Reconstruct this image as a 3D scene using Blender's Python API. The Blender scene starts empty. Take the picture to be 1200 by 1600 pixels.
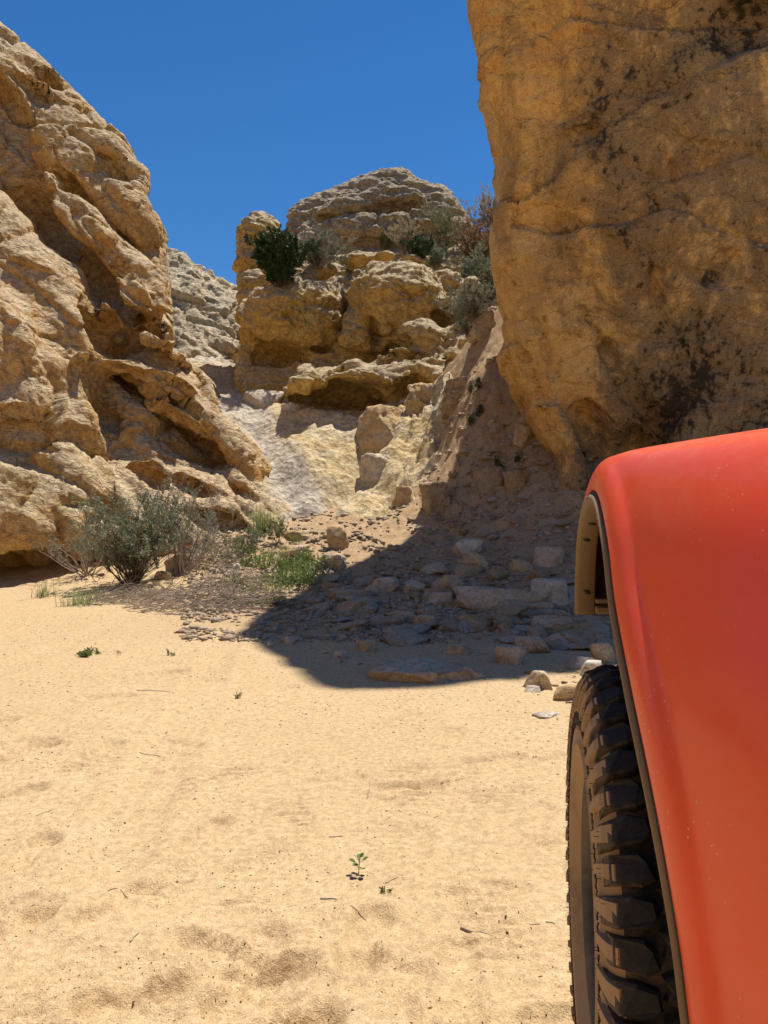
import bpy, bmesh, math, random
import numpy as np
from mathutils import Vector, Matrix, Euler

# ------------------------------------------------------------------ camera, sky, sun, exposure
SC = bpy.context.scene
COL = SC.collection
CAM_H = 1.10
cam_data = bpy.data.cameras.new('camera')
cam_data.sensor_fit = 'HORIZONTAL'
cam_data.sensor_width = 36.0
cam_data.lens = 36.0            # 53 degrees across, a phone's main lens
cam_data.clip_start = 0.02
cam_data.clip_end = 3000.0
cam = bpy.data.objects.new('camera', cam_data)
cam.location = (0.0, 0.0, CAM_H)
cam.rotation_euler = (math.radians(90.0), 0.0, 0.0)
COL.objects.link(cam)
SC.camera = cam

SUN_AZ = math.radians(36.0)     # right of straight ahead
SUN_EL = math.radians(70.0)
world = bpy.data.worlds.new('World')
SC.world = world
world.use_nodes = True
wn = world.node_tree.nodes
wl = world.node_tree.links
wn.clear()
w_out = wn.new('ShaderNodeOutputWorld')
w_bg = wn.new('ShaderNodeBackground')
w_sky = wn.new('ShaderNodeTexSky')
w_sky.sky_type = 'NISHITA'
w_sky.sun_disc = False
w_sky.sun_elevation = SUN_EL
w_sky.sun_rotation = SUN_AZ
w_sky.altitude = 0.0
w_sky.air_density = 1.0
w_sky.dust_density = 0.0
w_sky.ozone_density = 10.0
w_hs = wn.new('ShaderNodeHueSaturation')
w_hs.inputs['Saturation'].default_value = 1.17
w_bg.inputs['Strength'].default_value = 0.085
wl.new(w_sky.outputs[0], w_hs.inputs['Color'])
wl.new(w_hs.outputs[0], w_bg.inputs['Color'])
wl.new(w_bg.outputs[0], w_out.inputs[0])

sun_data = bpy.data.lights.new('sun', 'SUN')
sun_data.energy = 4.7
sun_data.angle = math.radians(0.53)
sun_data.color = (1.0, 0.955, 0.885)
sun = bpy.data.objects.new('sun', sun_data)
SUN_DIR = Vector((math.sin(SUN_AZ) * math.cos(SUN_EL), math.cos(SUN_AZ) * math.cos(SUN_EL), math.sin(SUN_EL)))
sun.rotation_euler = SUN_DIR.to_track_quat('Z', 'Y').to_euler()
sun.location = (0, 0, 30)
COL.objects.link(sun)

SC.view_settings.view_transform = 'Standard'
SC.view_settings.look = 'None'
SC.view_settings.exposure = 0.40
SC.view_settings.gamma = 1.0
SC.view_settings.use_curve_mapping = False
SC.cycles.max_bounces = 8
SC.cycles.diffuse_bounces = 3

rng = np.random.default_rng(7)
RND = random.Random(11)

# ------------------------------------------------------------------ numeric helpers
_perm = np.random.default_rng(3).permutation(256).astype(np.int32)
_perm = np.concatenate([_perm, _perm, _perm])
_grad = np.random.default_rng(4).normal(size=(256, 3)).astype(np.float32)
_grad /= np.linalg.norm(_grad, axis=1)[:, None]
_cell = np.random.default_rng(5).random((256, 3)).astype(np.float32)


def pnoise(p):
    """gradient noise, about -1..1, p is (N,3)"""
    p = np.asarray(p, dtype=np.float32)
    fl = np.floor(p)
    i = fl.astype(np.int32) & 255
    f = p - fl
    u = f * f * f * (f * (f * 6 - 15) + 10)
    out = 0
    ix, iy, iz = i[:, 0], i[:, 1], i[:, 2]
    fx, fy, fz = f[:, 0], f[:, 1], f[:, 2]
    ux, uy, uz = u[:, 0], u[:, 1], u[:, 2]
    for dx in (0, 1):
        wx = ux if dx else 1 - ux
        hx = _perm[(ix + dx) & 255]
        for dy in (0, 1):
            wy = uy if dy else 1 - uy
            hy = _perm[hx + ((iy + dy) & 255)]
            for dz in (0, 1):
                wz = uz if dz else 1 - uz
                g = _grad[_perm[hy + ((iz + dz) & 255)]]
                out = out + wx * wy * wz * (g[:, 0] * (fx - dx) + g[:, 1] * (fy - dy) + g[:, 2] * (fz - dz))
    return out * 1.5


def fbm(p, octaves=4, gain=0.5, lac=2.03):
    p = np.asarray(p, dtype=np.float32)
    a, s, n = 1.0, 0, 0.0
    for k in range(octaves):
        s = s + a * pnoise(p + 17.3 * k)
        n += a
        a *= gain
        p = p * lac
    return s / n


def billow(p, octaves=3, gain=0.5):
    """rounded lumps parted by sharp grooves, -1..1"""
    p = np.asarray(p, dtype=np.float32)
    a, s, n = 1.0, 0, 0.0
    for k in range(octaves):
        s = s + a * (np.abs(pnoise(p + 31.7 * k)) * 2.6 - 0.8)
        n += a
        a *= gain
        p = p * 2.1
    return np.clip(s / n, -1, 1.4)


def worley(p):
    p = np.asarray(p, dtype=np.float32)
    fl = np.floor(p)
    i = fl.astype(np.int32)
    f = p - fl
    f1 = np.full(len(p), 9.0, np.float32)
    f2 = np.full(len(p), 9.0, np.float32)
    cid = np.zeros(len(p), np.int32)
    dv = np.zeros((len(p), 3), np.float32)
    for dx in (-1, 0, 1):
        for dy in (-1, 0, 1):
            for dz in (-1, 0, 1):
                h = _perm[_perm[_perm[(i[:, 0] + dx) & 255] + ((i[:, 1] + dy) & 255)] + ((i[:, 2] + dz) & 255)]
                c = _cell[h]
                d = (c[:, 0] + dx - f[:, 0]) ** 2 + (c[:, 1] + dy - f[:, 1]) ** 2 + (c[:, 2] + dz - f[:, 2]) ** 2
                near = d < f1
                f2 = np.where(near, f1, np.minimum(f2, d))
                cid = np.where(near, h, cid)
                dv[near] = (np.array([dx, dy, dz], np.float32) - f + c)[near]
                f1 = np.where(near, d, f1)
    return np.sqrt(f1), np.sqrt(f2), cid, dv


def facets(p):
    """broken flat faces, each tilted its own way, -1..1"""
    f1, f2, cid, dv = worley(p)
    g = _grad[(cid * 7 + 13) & 255]
    return np.clip((dv * g).sum(1) * 1.6 + (_cell[cid & 255][:, 2] - 0.5) * 0.6, -1, 1), f2 - f1


def smooth(a, b, x):
    t = np.clip((x - a) / (b - a), 0, 1)
    return t * t * (3 - 2 * t)


def at(px, py, d):
    """where in the place a point of the picture lies, d metres ahead"""
    return np.array([(px - 600.0) / 1200.0 * d, d, CAM_H - (py - 800.0) / 1200.0 * d])


def smin(a, b, k):
    h = np.clip(0.5 + 0.5 * (b - a) / k, 0, 1)
    return b * (1 - h) + a * h - k * h * (1 - h)


# ------------------------------------------------------------------ object helpers
def tag(o, label=None, cat=None, group=None, kind=None):
    if label: o['label'] = label
    if cat: o['category'] = cat
    if group: o['group'] = group
    if kind: o['kind'] = kind
    return o


def link(name, me, mat=None, parent=None):
    o = bpy.data.objects.new(name, me)
    COL.objects.link(o)
    if mat is not None and me is not None and not me.materials:
        me.materials.append(mat)
    if parent is not None:
        o.parent = parent
    return o


def empty(name, loc=(0, 0, 0), rz=0.0):
    o = bpy.data.objects.new(name, None)
    o.empty_display_size = 0.1
    o.location = loc
    o.rotation_euler = (0, 0, rz)
    COL.objects.link(o)
    return o


def mesh_np(name, verts, faces, shade=True):
    """mesh from arrays; faces is (M,3) or (M,4)"""
    me = bpy.data.meshes.new(name)
    verts = np.ascontiguousarray(verts, dtype=np.float32)
    faces = np.ascontiguousarray(faces, dtype=np.int32)
    k = faces.shape[1]
    me.vertices.add(len(verts))
    me.vertices.foreach_set('co', verts.ravel())
    me.loops.add(faces.size)
    me.loops.foreach_set('vertex_index', faces.ravel())
    me.polygons.add(len(faces))
    me.polygons.foreach_set('loop_start', np.arange(0, faces.size, k, dtype=np.int32))
    if shade:
        me.polygons.foreach_set('use_smooth', np.ones(len(faces), dtype=bool))
    me.update(calc_edges=True)
    return me


def get_co(me):
    a = np.empty(len(me.vertices) * 3, np.float32)
    me.vertices.foreach_get('co', a)
    return a.reshape(-1, 3)


def get_no(me):
    a = np.empty(len(me.vertices) * 3, np.float32)
    me.vertex_normals.foreach_get('vector', a)
    return a.reshape(-1, 3)


def set_co(me, co):
    me.vertices.foreach_set('co', np.ascontiguousarray(co, dtype=np.float32).ravel())
    me.update()


def subdivided(me, levels):
    """the mesh smoothed and split, as a new mesh"""
    o = bpy.data.objects.new('tmp', me)
    COL.objects.link(o)
    m = o.modifiers.new('s', 'SUBSURF')
    m.levels = levels
    m.render_levels = levels
    dg = bpy.context.evaluated_depsgraph_get()
    out = bpy.data.meshes.new_from_object(o.evaluated_get(dg))
    bpy.data.objects.remove(o)
    return out


class Solid:
    """a solid given by a distance field on a grid; the surface is pulled out as quads"""

    def __init__(self, lo, hi, res):
        self.lo = np.array(lo, np.float32)
        self.res = res
        n = [int(math.ceil((hi[k] - lo[k]) / res)) + 1 for k in range(3)]
        self.n = n
        ax = [self.lo[k] + np.arange(n[k], dtype=np.float32) * res for k in range(3)]
        self.X = ax[0][:, None, None]
        self.Y = ax[1][None, :, None]
        self.Z = ax[2][None, None, :]
        self.f = np.full(n, 5.0, np.float32)

    def add(self, sd, k=0.25):
        self.f = smin(self.f, sd.astype(np.float32), k)

    def cut(self, sd, k=0.2):
        self.f = -smin(-self.f, sd.astype(np.float32), k)

    def ell(self, c, r, rot=0.0):
        """ellipsoid; rot turns it in the x-z plane"""
        x, y, z = self.X - c[0], self.Y - c[1], self.Z - c[2]
        if rot:
            ca, sa = math.cos(rot), math.sin(rot)
            x, z = x * ca + z * sa, -x * sa + z * ca
        q = np.sqrt((x / r[0]) ** 2 + (y / r[1]) ** 2 + (z / r[2]) ** 2)
        return (q - 1.0) * min(r)

    def hit(self, px, py, lo=7.0, hi=30.0):
        """how far ahead the rock lies at a picture point"""
        d = np.arange(lo, hi, 0.03)
        P = np.stack([(px - 600.0) / 1200.0 * d, d, CAM_H - (py - 800.0) / 1200.0 * d], 1)
        i = np.round((P - self.lo) / self.res).astype(int)
        ok = np.all((i >= 0) & (i < np.array(self.n)), axis=1)
        i = np.clip(i, 0, np.array(self.n) - 1)
        g = ok & (self.f[i[:, 0], i[:, 1], i[:, 2]] < 0)
        return float(d[np.argmax(g)]) if g.any() else None

    def hollow(self, px, py, rx, ry, rz, rot=0.0, off=0.15, k=0.08):
        d = self.hit(px, py)
        if d: self.cut(self.ell(at(px, py, d + off), (rx, ry, rz), rot), k)

    def half(self, x0, y0, sx, sy):
        """half space left of a line in plan through (x0,y0) heading (sx,sy)"""
        n = math.hypot(sx, sy)
        return np.broadcast_to(((self.X - x0) * sy - (self.Y - y0) * sx) / n, self.f.shape)

    def slab(self, poly, y0, kz=0.0, kx=0.0, z0=0.0, x0=0.0, depth=4.0, r=0.5):
        """a rock mass: an outline (picture points on its own leaning front plane), thick, rounded over by r"""
        pts = []
        for (px, py) in poly:
            ax, az = (px - 600.0) / 1200.0, -(py - 800.0) / 1200.0
            # y = y0 + kz*(CAM_H + az*y - z0) + kx*(ax*y - x0) (+ r: the outline is at the turn of the edge)
            y = (y0 + 0.6 * r + kz * (CAM_H - z0) - kx * x0) / (1 - kz * az - kx * ax)
            pts.append((ax * y, CAM_H + az * y))
        X2, Z2 = self.X[:, :, :], self.Z[:, :, :]
        x, z = np.broadcast_arrays(self.X[:, 0, :], self.Z[0, :, :].reshape(1, -1))
        d2 = np.full(x.shape, 1e9, np.float32)
        inside = np.zeros(x.shape, bool)
        m = len(pts)
        for a in range(m):
            x1, z1 = pts[a]
            x2, z2 = pts[(a + 1) % m]
            ex, ez = x2 - x1, z2 - z1
            t = np.clip(((x - x1) * ex + (z - z1) * ez) / (ex * ex + ez * ez + 1e-9), 0, 1)
            d2 = np.minimum(d2, (x - x1 - t * ex) ** 2 + (z - z1 - t * ez) ** 2)
            c = ((z1 > z) != (z2 > z)) & (x < ex * (z - z1) / (ez if abs(ez) > 1e-9 else 1e-9) + x1)
            inside ^= c
        sd2 = np.sqrt(d2) * np.where(inside, -1, 1)
        sd2 = (sd2 + r)[:, None, :]
        yf = y0 + kz * (self.Z - z0) + kx * (self.X - x0)
        nrm = math.sqrt(1 + kz * kz + kx * kx)
        hy = (np.abs(self.Y - (yf + depth / 2)) - depth / 2) / nrm + r
        return np.minimum(np.maximum(sd2, hy), 0) + np.sqrt(np.maximum(sd2, 0) ** 2 + np.maximum(hy, 0) ** 2) - r

    def mesh(self, name, drop_back=False):
        f = self.f
        f[0] = f[-1] = 1; f[:, 0] = f[:, -1] = 1; f[:, :, 0] = f[:, :, -1] = 1
        s = f < 0
        nx, ny, nz = self.n
        cnt = np.zeros((nx - 1, ny - 1, nz - 1), np.int8)
        for dx in (0, 1):
            for dy in (0, 1):
                for dz in (0, 1):
                    cnt += s[dx:nx - 1 + dx, dy:ny - 1 + dy, dz:nz - 1 + dz]
        act = (cnt > 0) & (cnt < 8)
        idx = np.full(act.shape, -1, np.int32)
        ai, aj, ak = np.nonzero(act)
        idx[ai, aj, ak] = np.arange(len(ai))
        acc = np.zeros((len(ai), 3), np.float32)
        num = np.zeros(len(ai), np.float32)
        cs = [(a, b, c) for a in (0, 1) for b in (0, 1) for c in (0, 1)]
        for p in cs:
            for ax in range(3):
                if p[ax]: continue
                q = list(p); q[ax] = 1
                fa = f[ai + p[0], aj + p[1], ak + p[2]]
                fb = f[ai + q[0], aj + q[1], ak + q[2]]
                cr = (fa < 0) != (fb < 0)
                t = np.where(cr, fa / np.where(cr, fa - fb, 1), 0)
                pt = np.tile(np.array(p, np.float32), (len(ai), 1))
                pt[:, ax] += t
                acc += pt * cr[:, None]
                num += cr
        v = (acc / num[:, None] + np.stack([ai, aj, ak], 1)) * self.res + self.lo
        quads = []
        # edges along each axis
        for ax in range(3):
            o1, o2 = [(1, 2), (2, 0), (0, 1)][ax]
            sl_a = [slice(1, -1)] * 3
            sl_b = [slice(1, -1)] * 3
            sl_a[ax] = slice(0, -1)
            sl_b[ax] = slice(1, None)
            ch = s[tuple(sl_a)] != s[tuple(sl_b)]
            e = np.argwhere(ch)
            off = np.array([1, 1, 1]); off[ax] = 0
            e = e + off
            neg = s[e[:, 0], e[:, 1], e[:, 2]]
            def cell(d1, d2):
                c = e.copy()
                c[:, o1] += d1
                c[:, o2] += d2
                return idx[c[:, 0], c[:, 1], c[:, 2]]
            q = np.stack([cell(-1, -1), cell(0, -1), cell(0, 0), cell(-1, 0)], 1)
            q[~neg] = q[~neg][:, ::-1]
            quads.append(q)
        quads = np.concatenate(quads)
        if drop_back:
            # the far side, hidden from anywhere in the wash, is left open
            c = v[quads].mean(1)
            n = np.cross(v[quads[:, 2]] - v[quads[:, 0]], v[quads[:, 3]] - v[quads[:, 1]])
            n /= np.linalg.norm(n, axis=1)[:, None] + 1e-9
            d = np.array([0, 0, 1.2], np.float32) - c
            d /= np.linalg.norm(d, axis=1)[:, None]
            quads = quads[(n * d).sum(1) > -0.45]
            used = np.unique(quads)
            new = np.full(len(v), -1, np.int32); new[used] = np.arange(len(used))
            v, quads = v[used], new[quads]
        return mesh_np(name, v, quads)


def frame_of(n):
    n = np.array(n, np.float32); n /= np.linalg.norm(n)
    a = np.cross(n, [0, 1, 0]); a /= np.linalg.norm(a)
    b = np.cross(n, a)
    return np.stack([a, b, n], 1)      # columns: along, across, up through the beds


def weather(me, bed=(0.6, -0.2, 0.75), big=0.25, lump=0.2, strata=0.15, fine=0.05, crack=0.06,
            lump_s=1.0, bed_s=0.35, seed=0.0, pits=0.0, crack_s=1.3, fine_s=0.22, facet=0.12, facet_s=0.8):
    """displace a rock surface: swells, lumps, beds of uneven hardness, joints, pits and grain"""
    F = frame_of(bed)
    co = get_co(me)
    no = get_no(me)
    if big:
        p = co + seed
        wv = np.stack([pnoise(p * 0.45 + 5), pnoise(p * 0.45 + 25), pnoise(p * 0.45 + 45)], 1)
        co = co + no * (big * fbm(p / 2.6 + 0.5 * wv, 3))[:, None]
        set_co(me, co); no = get_no(me)
    p = co + seed
    q = p @ F
    warp = 0.35 * fbm(p / 1.1 + 3.3, 2)
    # lumps stretched along the beds
    ql = q * np.array([0.7, 0.7, 1.25], np.float32) / lump_s
    ql[:, 2] += warp
    d = lump * billow(ql, 3, 0.5)
    # hard and soft beds: flat ledges with sharp lips
    qs = q * np.array([0.16, 0.16, 1.0], np.float32) / bed_s
    qs[:, 2] += warp * 1.2
    qs2 = qs * np.array([1.6, 1.6, 2.7], np.float32) + 9.1
    d += strata * (np.tanh(3.0 * pnoise(qs)) * 0.65 + np.tanh(3.0 * pnoise(qs2)) * 0.35)
    if crack:
        f1, f2, cid, dv = worley((q * np.array([0.55, 0.55, 1.3], np.float32) + warp[:, None]) / crack_s)
        d -= crack * (1 - smooth(0.0, 0.10, f2 - f1))
        d += 0.7 * crack * (_cell[cid & 255][:, 0] - 0.5) * 2 * smooth(0.0, 0.12, f2 - f1)
    if facet:
        qa = q * np.array([0.7, 0.7, 1.3], np.float32) / facet_s
        qa = qa + 0.25 * np.stack([pnoise(qa * 1.7), pnoise(qa * 1.7 + 9), pnoise(qa * 1.7 + 19)], 1)
        fa, ea = facets(qa)
        fb, eb = facets(qa * 2.7 + 5.5)
        d += facet * (fa - 0.35 * (1 - smooth(0, .08, ea))) + 0.42 * facet * (fb - 0.35 * (1 - smooth(0, .12, eb)))
    co = co + no * d[:, None]
    set_co(me, co); no = get_no(me)
    p = co + seed
    q = p @ F
    qf = q * np.array([0.8, 0.8, 1.5], np.float32) / fine_s
    fc, ec = facets(qf * 0.8 + 1.1)
    fe, ee = facets(qf * 1.9 + 4.1)
    d = fine * (0.15 * billow(qf, 2, 0.55) + 0.5 * fbm(qf * 0.6 + 2, 4, 0.62) + 0.75 * fc + 0.4 * fe)
    if pits:
        f1, f2, cid, dv = worley(q * np.array([0.8, 0.8, 1.4], np.float32) / 0.55 + 3.7)
        on = _cell[(cid + 77) & 255][:, 1] > 0.55
        d -= pits * on * (1 - smooth(0.12, 0.42, f1))
    co = co + no * d[:, None]
    set_co(me, co)
    return me


def grooves(me, lines, width=0.045, depth=0.09, jit=0.06):
    """open joints: thin clefts let into a surface along 3-D lines"""
    co = get_co(me); no = get_no(me)
    wob = co + jit * np.stack([pnoise(co * 2.6), pnoise(co * 2.6 + 40), pnoise(co * 2.6 + 80)], 1)
    d = np.full(len(co), 9.0, np.float32)
    for ln in lines:
        for a, b in zip(ln[:-1], ln[1:]):
            a = np.array(a, np.float32); b = np.array(b, np.float32)
            e = b - a
            t = np.clip(((wob - a) @ e) / (e @ e), 0, 1)
            d = np.minimum(d, np.linalg.norm(wob - a - t[:, None] * e, axis=1))
    w = width * (0.7 + 0.6 * (fbm(co * 1.7, 2) + .5))
    set_co(me, co - no * (depth * (1 - smooth(0.2, 1.0, d / w)))[:, None])
# ------------------------------------------------------------------ materials
class NT:
    def __init__(self, name):
        self.m = bpy.data.materials.new(name)
        self.m.use_nodes = True
        self.t = self.m.node_tree
        self.b = self.t.nodes['Principled BSDF']
        self.coord = self.n('ShaderNodeTexCoord').outputs['Object']

    def n(self, kind, **kw):
        x = self.t.nodes.new(kind)
        for k, v in kw.items():
            setattr(x, k, v)
        return x

    def put(self, sock, v):
        if isinstance(v, bpy.types.NodeSocket):
            self.t.links.new(v, sock)
        elif isinstance(v, (tuple, list)) and len(v) == 3 and sock.type == 'RGBA':
            sock.default_value = (*v, 1.0)
        else:
            sock.default_value = v

    def noise(self, scale, detail=4, rough=0.55, vec=None, dist=0.0):
        x = self.n('ShaderNodeTexNoise')
        self.put(x.inputs['Vector'], vec or self.coord)
        x.inputs['Scale'].default_value = scale
        x.inputs['Detail'].default_value = detail
        x.inputs['Roughness'].default_value = rough
        x.inputs['Distortion'].default_value = dist
        return x.outputs['Fac']

    def voro(self, scale, vec=None, feature='F1', out='Distance'):
        x = self.n('ShaderNodeTexVoronoi', feature=feature)
        self.put(x.inputs['Vector'], vec or self.coord)
        x.inputs['Scale'].default_value = scale
        return x.outputs[out]

    def map(self, scale=(1, 1, 1), rot=(0, 0, 0), loc=(0, 0, 0), vec=None):
        x = self.n('ShaderNodeMapping')
        self.put(x.inputs['Vector'], vec or self.coord)
        x.inputs['Scale'].default_value = scale
        x.inputs['Rotation'].default_value = rot
        x.inputs['Location'].default_value = loc
        return x.outputs[0]

    def ramp(self, fac, a, b):
        x = self.n('ShaderNodeMapRange', interpolation_type='SMOOTHSTEP')
        self.put(x.inputs['Value'], fac)
        x.inputs['From Min'].default_value = a
        x.inputs['From Max'].default_value = b
        return x.outputs[0]

    def math(self, op, a, b=0.0):
        x = self.n('ShaderNodeMath', operation=op)
        self.put(x.inputs[0], a)
        self.put(x.inputs[1], b)
        return x.outputs[0]

    def mix(self, fac, a, b, mode='MIX'):
        x = self.n('ShaderNodeMix', data_type='RGBA', blend_type=mode)
        self.put(x.inputs[0], fac)
        self.put(x.inputs[6], a)
        self.put(x.inputs[7], b)
        return x.outputs[2]

    def grey(self, v):
        x = self.n('ShaderNodeCombineColor')
        for k in range(3):
            self.put(x.inputs[k], v)
        return x.outputs[0]

    def bump(self, height, dist, strength=1.0, normal=None):
        x = self.n('ShaderNodeBump')
        x.inputs['Strength'].default_value = strength
        x.inputs['Distance'].default_value = dist
        self.put(x.inputs['Height'], height)
        if normal is not None:
            self.put(x.inputs['Normal'], normal)
        return x.outputs[0]

    def done(self, color, rough=0.9, normal=None, spec=0.25, metal=0.0):
        self.put(self.b.inputs['Base Color'], color)
        self.put(self.b.inputs['Roughness'], rough)
        self.put(self.b.inputs['Specular IOR Level'], spec)
        self.put(self.b.inputs['Metallic'], metal)
        if normal is not None:
            self.put(self.b.inputs['Normal'], normal)
        return self.m

    def updown(self):
        """z of the surface normal"""
        g = self.n('ShaderNodeNewGeometry')
        s = self.n('ShaderNodeSeparateXYZ')
        self.t.links.new(g.outputs['Normal'], s.inputs[0])
        return s.outputs[2]


def rock_mat(name, fresh, tan, crust, rust=(0.30, 0.13, 0.05), dark=(0.06, 0.045, 0.035), crust_amt=0.7,
             dark_amt=0.35, tilt=0.6, scale=1.0, bump=1.0, dark_scale=0.55, varnish=0.0, rust_amt=0.35, yaw=0.0, mottle=0.55):
    N = NT(name)
    beds = N.map(scale=(0.25 * scale, 0.25 * scale, 1.6 * scale), rot=(0, tilt, yaw))
    n_big = N.noise(0.32 * scale, 4, 0.55)
    n_mid = N.noise(1.7 * scale, 5, 0.6, dist=0.4)
    n_bed = N.noise(1.5, 5, 0.6, vec=beds, dist=0.3)
    n_sm = N.noise(9.0 * scale, 5, 0.65)
    n_gr = N.noise(55.0 * scale, 3, 0.6)
    c = N.mix(N.ramp(n_big, 0.36, 0.64), fresh, tan)
    c = N.mix(N.math('MULTIPLY', N.ramp(n_bed, 0.5, 0.68), rust_amt), c, rust)
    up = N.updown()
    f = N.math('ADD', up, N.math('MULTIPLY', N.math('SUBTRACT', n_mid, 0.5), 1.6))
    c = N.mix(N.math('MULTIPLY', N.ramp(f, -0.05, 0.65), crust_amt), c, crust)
    # dark desert varnish and lichen in broken patches
    n_dk = N.noise(dark_scale * scale, 7, 0.68, dist=0.6, vec=N.map(loc=(7.3, 2.2, 4.1)))
    c = N.mix(N.math('MULTIPLY', N.ramp(n_dk, 0.53, 0.66), dark_amt), c, dark)
    if varnish:
        # long streaks washed down the face, broken up
        st = N.noise(0.8, 9, 0.74, vec=N.map(scale=(0.85, 0.85, 0.5), rot=(0, 0.25, 0)), dist=0.3)
        br = N.noise(5.0, 8, 0.78, vec=N.map(loc=(1.3, 8.1, 2.2)))
        sx_ = N.n('ShaderNodeSeparateXYZ'); N.put(sx_.inputs[0], N.coord)
        side = N.math('ADD', 0.25, N.math('MULTIPLY', 0.75, N.ramp(N.math('ADD', sx_.outputs[0], N.math('MULTIPLY', n_big, 1.6)), 3.0, 4.0)))
        k = N.math('MULTIPLY', N.ramp(N.math('ADD', N.math('MULTIPLY', side, 0.10), N.math('ADD', st, N.math('MULTIPLY', br, 0.35))), 0.625, 0.78), N.math('MULTIPLY', side, varnish))
        c = N.mix(k, c, (0.115, 0.095, 0.075))
        k2 = N.math('MULTIPLY', N.ramp(N.math('ADD', st, N.math('MULTIPLY', n_sm, 0.5)), 0.765, 0.88), N.math('MULTIPLY', side, 0.9))
        c = N.mix(k2, c, (0.022, 0.019, 0.017))
    c = N.mix(mottle, c, N.grey(N.ramp(n_sm, 0.1, 0.9)), 'OVERLAY')
    c = N.mix(0.35, c, N.grey(N.ramp(n_gr, 0.15, 0.85)), 'OVERLAY')
    b = N.bump(N.noise(9.0 * scale, 6, 0.66), 0.05 * bump)
    # joints and flaked chips: crisp-edged relief
    wob = N.n('ShaderNodeTexNoise'); N.put(wob.inputs['Vector'], N.coord); wob.inputs['Scale'].default_value = 2.3 * scale; wob.inputs['Detail'].default_value = 5
    vm = N.n('ShaderNodeVectorMath', operation='MULTIPLY_ADD'); N.put(vm.inputs[0], wob.outputs['Color']); vm.inputs[1].default_value = (0.5, 0.5, 0.5); N.put(vm.inputs[2], N.coord)
    jm = N.map(scale=(1.0, 1.0, 1.9), rot=(0, tilt, yaw), vec=vm.outputs[0])
    e1 = N.ramp(N.voro(1.5 * scale, vec=jm, feature='DISTANCE_TO_EDGE'), 0.0, 0.035)
    chip = N.voro(8.0 * scale, vec=jm)
    b = N.bump(e1, 0.035 * bump, 0.6, b)
    b = N.bump(chip, 0.05 * bump, 0.65, b)
    b = N.bump(N.noise(1.0, 5, 0.7, vec=N.map(scale=(5 * scale, 5 * scale, 22 * scale), rot=(0, tilt, yaw))), 0.035 * bump, 0.8, b)
    b = N.bump(N.noise(48.0 * scale, 4, 0.7), 0.010 * bump, 0.9, b)
    return N.done(c, 0.93, b, 0.15)


def sand_mat():
    N = NT('sand')
    n1 = N.noise(0.5, 4, 0.6)
    n2 = N.noise(3.5, 6, 0.65, dist=0.5)
    n3 = N.noise(38.0, 4, 0.7)
    n4 = N.noise(240.0, 2, 0.6)
    c = N.mix(N.ramp(n1, 0.35, 0.65), (0.535, 0.38, 0.205), (0.51, 0.355, 0.19))
    c = N.mix(N.math('MULTIPLY', N.ramp(n2, 0.5, 0.75), 0.35), c, (0.45, 0.30, 0.15))
    c = N.mix(N.math('MULTIPLY', N.ramp(n2, 0.45, 0.25), 0.35), c, (0.61, 0.46, 0.28))
    shade_tint = N.n('ShaderNodeAttribute', attribute_name='shade_tint').outputs['Fac']
    c = N.mix(shade_tint, c, N.mix(N.ramp(n2, 0.35, 0.65), (0.36, 0.235, 0.125), (0.43, 0.30, 0.17)))  # browner floor colour, painted in to deepen the shade there
    # scattered darker grains and bits of bark
    v = N.voro(70.0)
    k = N.math('MULTIPLY', N.ramp(v, 0.20, 0.12), N.ramp(N.noise(2.2, 4, 0.7), 0.46, 0.66))
    c = N.mix(N.math('MULTIPLY', k, 0.75), c, (0.20, 0.115, 0.055))
    c = N.mix(0.3, c, N.grey(N.ramp(n3, 0.15, 0.85)), 'OVERLAY')
    c = N.mix(0.25, c, N.grey(N.ramp(n4, 0.2, 0.8)), 'OVERLAY')
    b = N.bump(N.noise(6.0, 5, 0.6, dist=0.6), 0.03, 0.5)
    b = N.bump(N.noise(60.0, 4, 0.65), 0.006, 0.7, b)
    b = N.bump(n4, 0.003, 0.6, b)
    return N.done(c, 0.95, b, 0.1)


M = {}
M['sand'] = sand_mat()
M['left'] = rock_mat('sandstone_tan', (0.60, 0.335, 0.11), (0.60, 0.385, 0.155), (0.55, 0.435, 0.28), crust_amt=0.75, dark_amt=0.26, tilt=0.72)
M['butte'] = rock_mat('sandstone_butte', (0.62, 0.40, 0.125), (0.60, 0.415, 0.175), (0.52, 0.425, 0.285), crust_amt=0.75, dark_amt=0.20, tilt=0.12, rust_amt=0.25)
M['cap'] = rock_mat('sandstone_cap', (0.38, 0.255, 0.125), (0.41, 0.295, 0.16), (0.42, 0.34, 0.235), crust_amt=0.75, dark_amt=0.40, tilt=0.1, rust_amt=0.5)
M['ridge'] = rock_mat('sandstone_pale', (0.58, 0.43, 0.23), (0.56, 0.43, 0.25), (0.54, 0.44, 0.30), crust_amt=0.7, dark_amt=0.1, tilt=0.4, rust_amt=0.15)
M['right'] = rock_mat('sandstone_varnished', (0.76, 0.42, 0.115), (0.74, 0.48, 0.19), (0.52, 0.38, 0.23), rust=(0.60, 0.25, 0.07), crust_amt=0.25, dark_amt=0.40, tilt=-0.1, varnish=0.66, rust_amt=0.45, bump=0.7, mottle=0.32)


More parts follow.
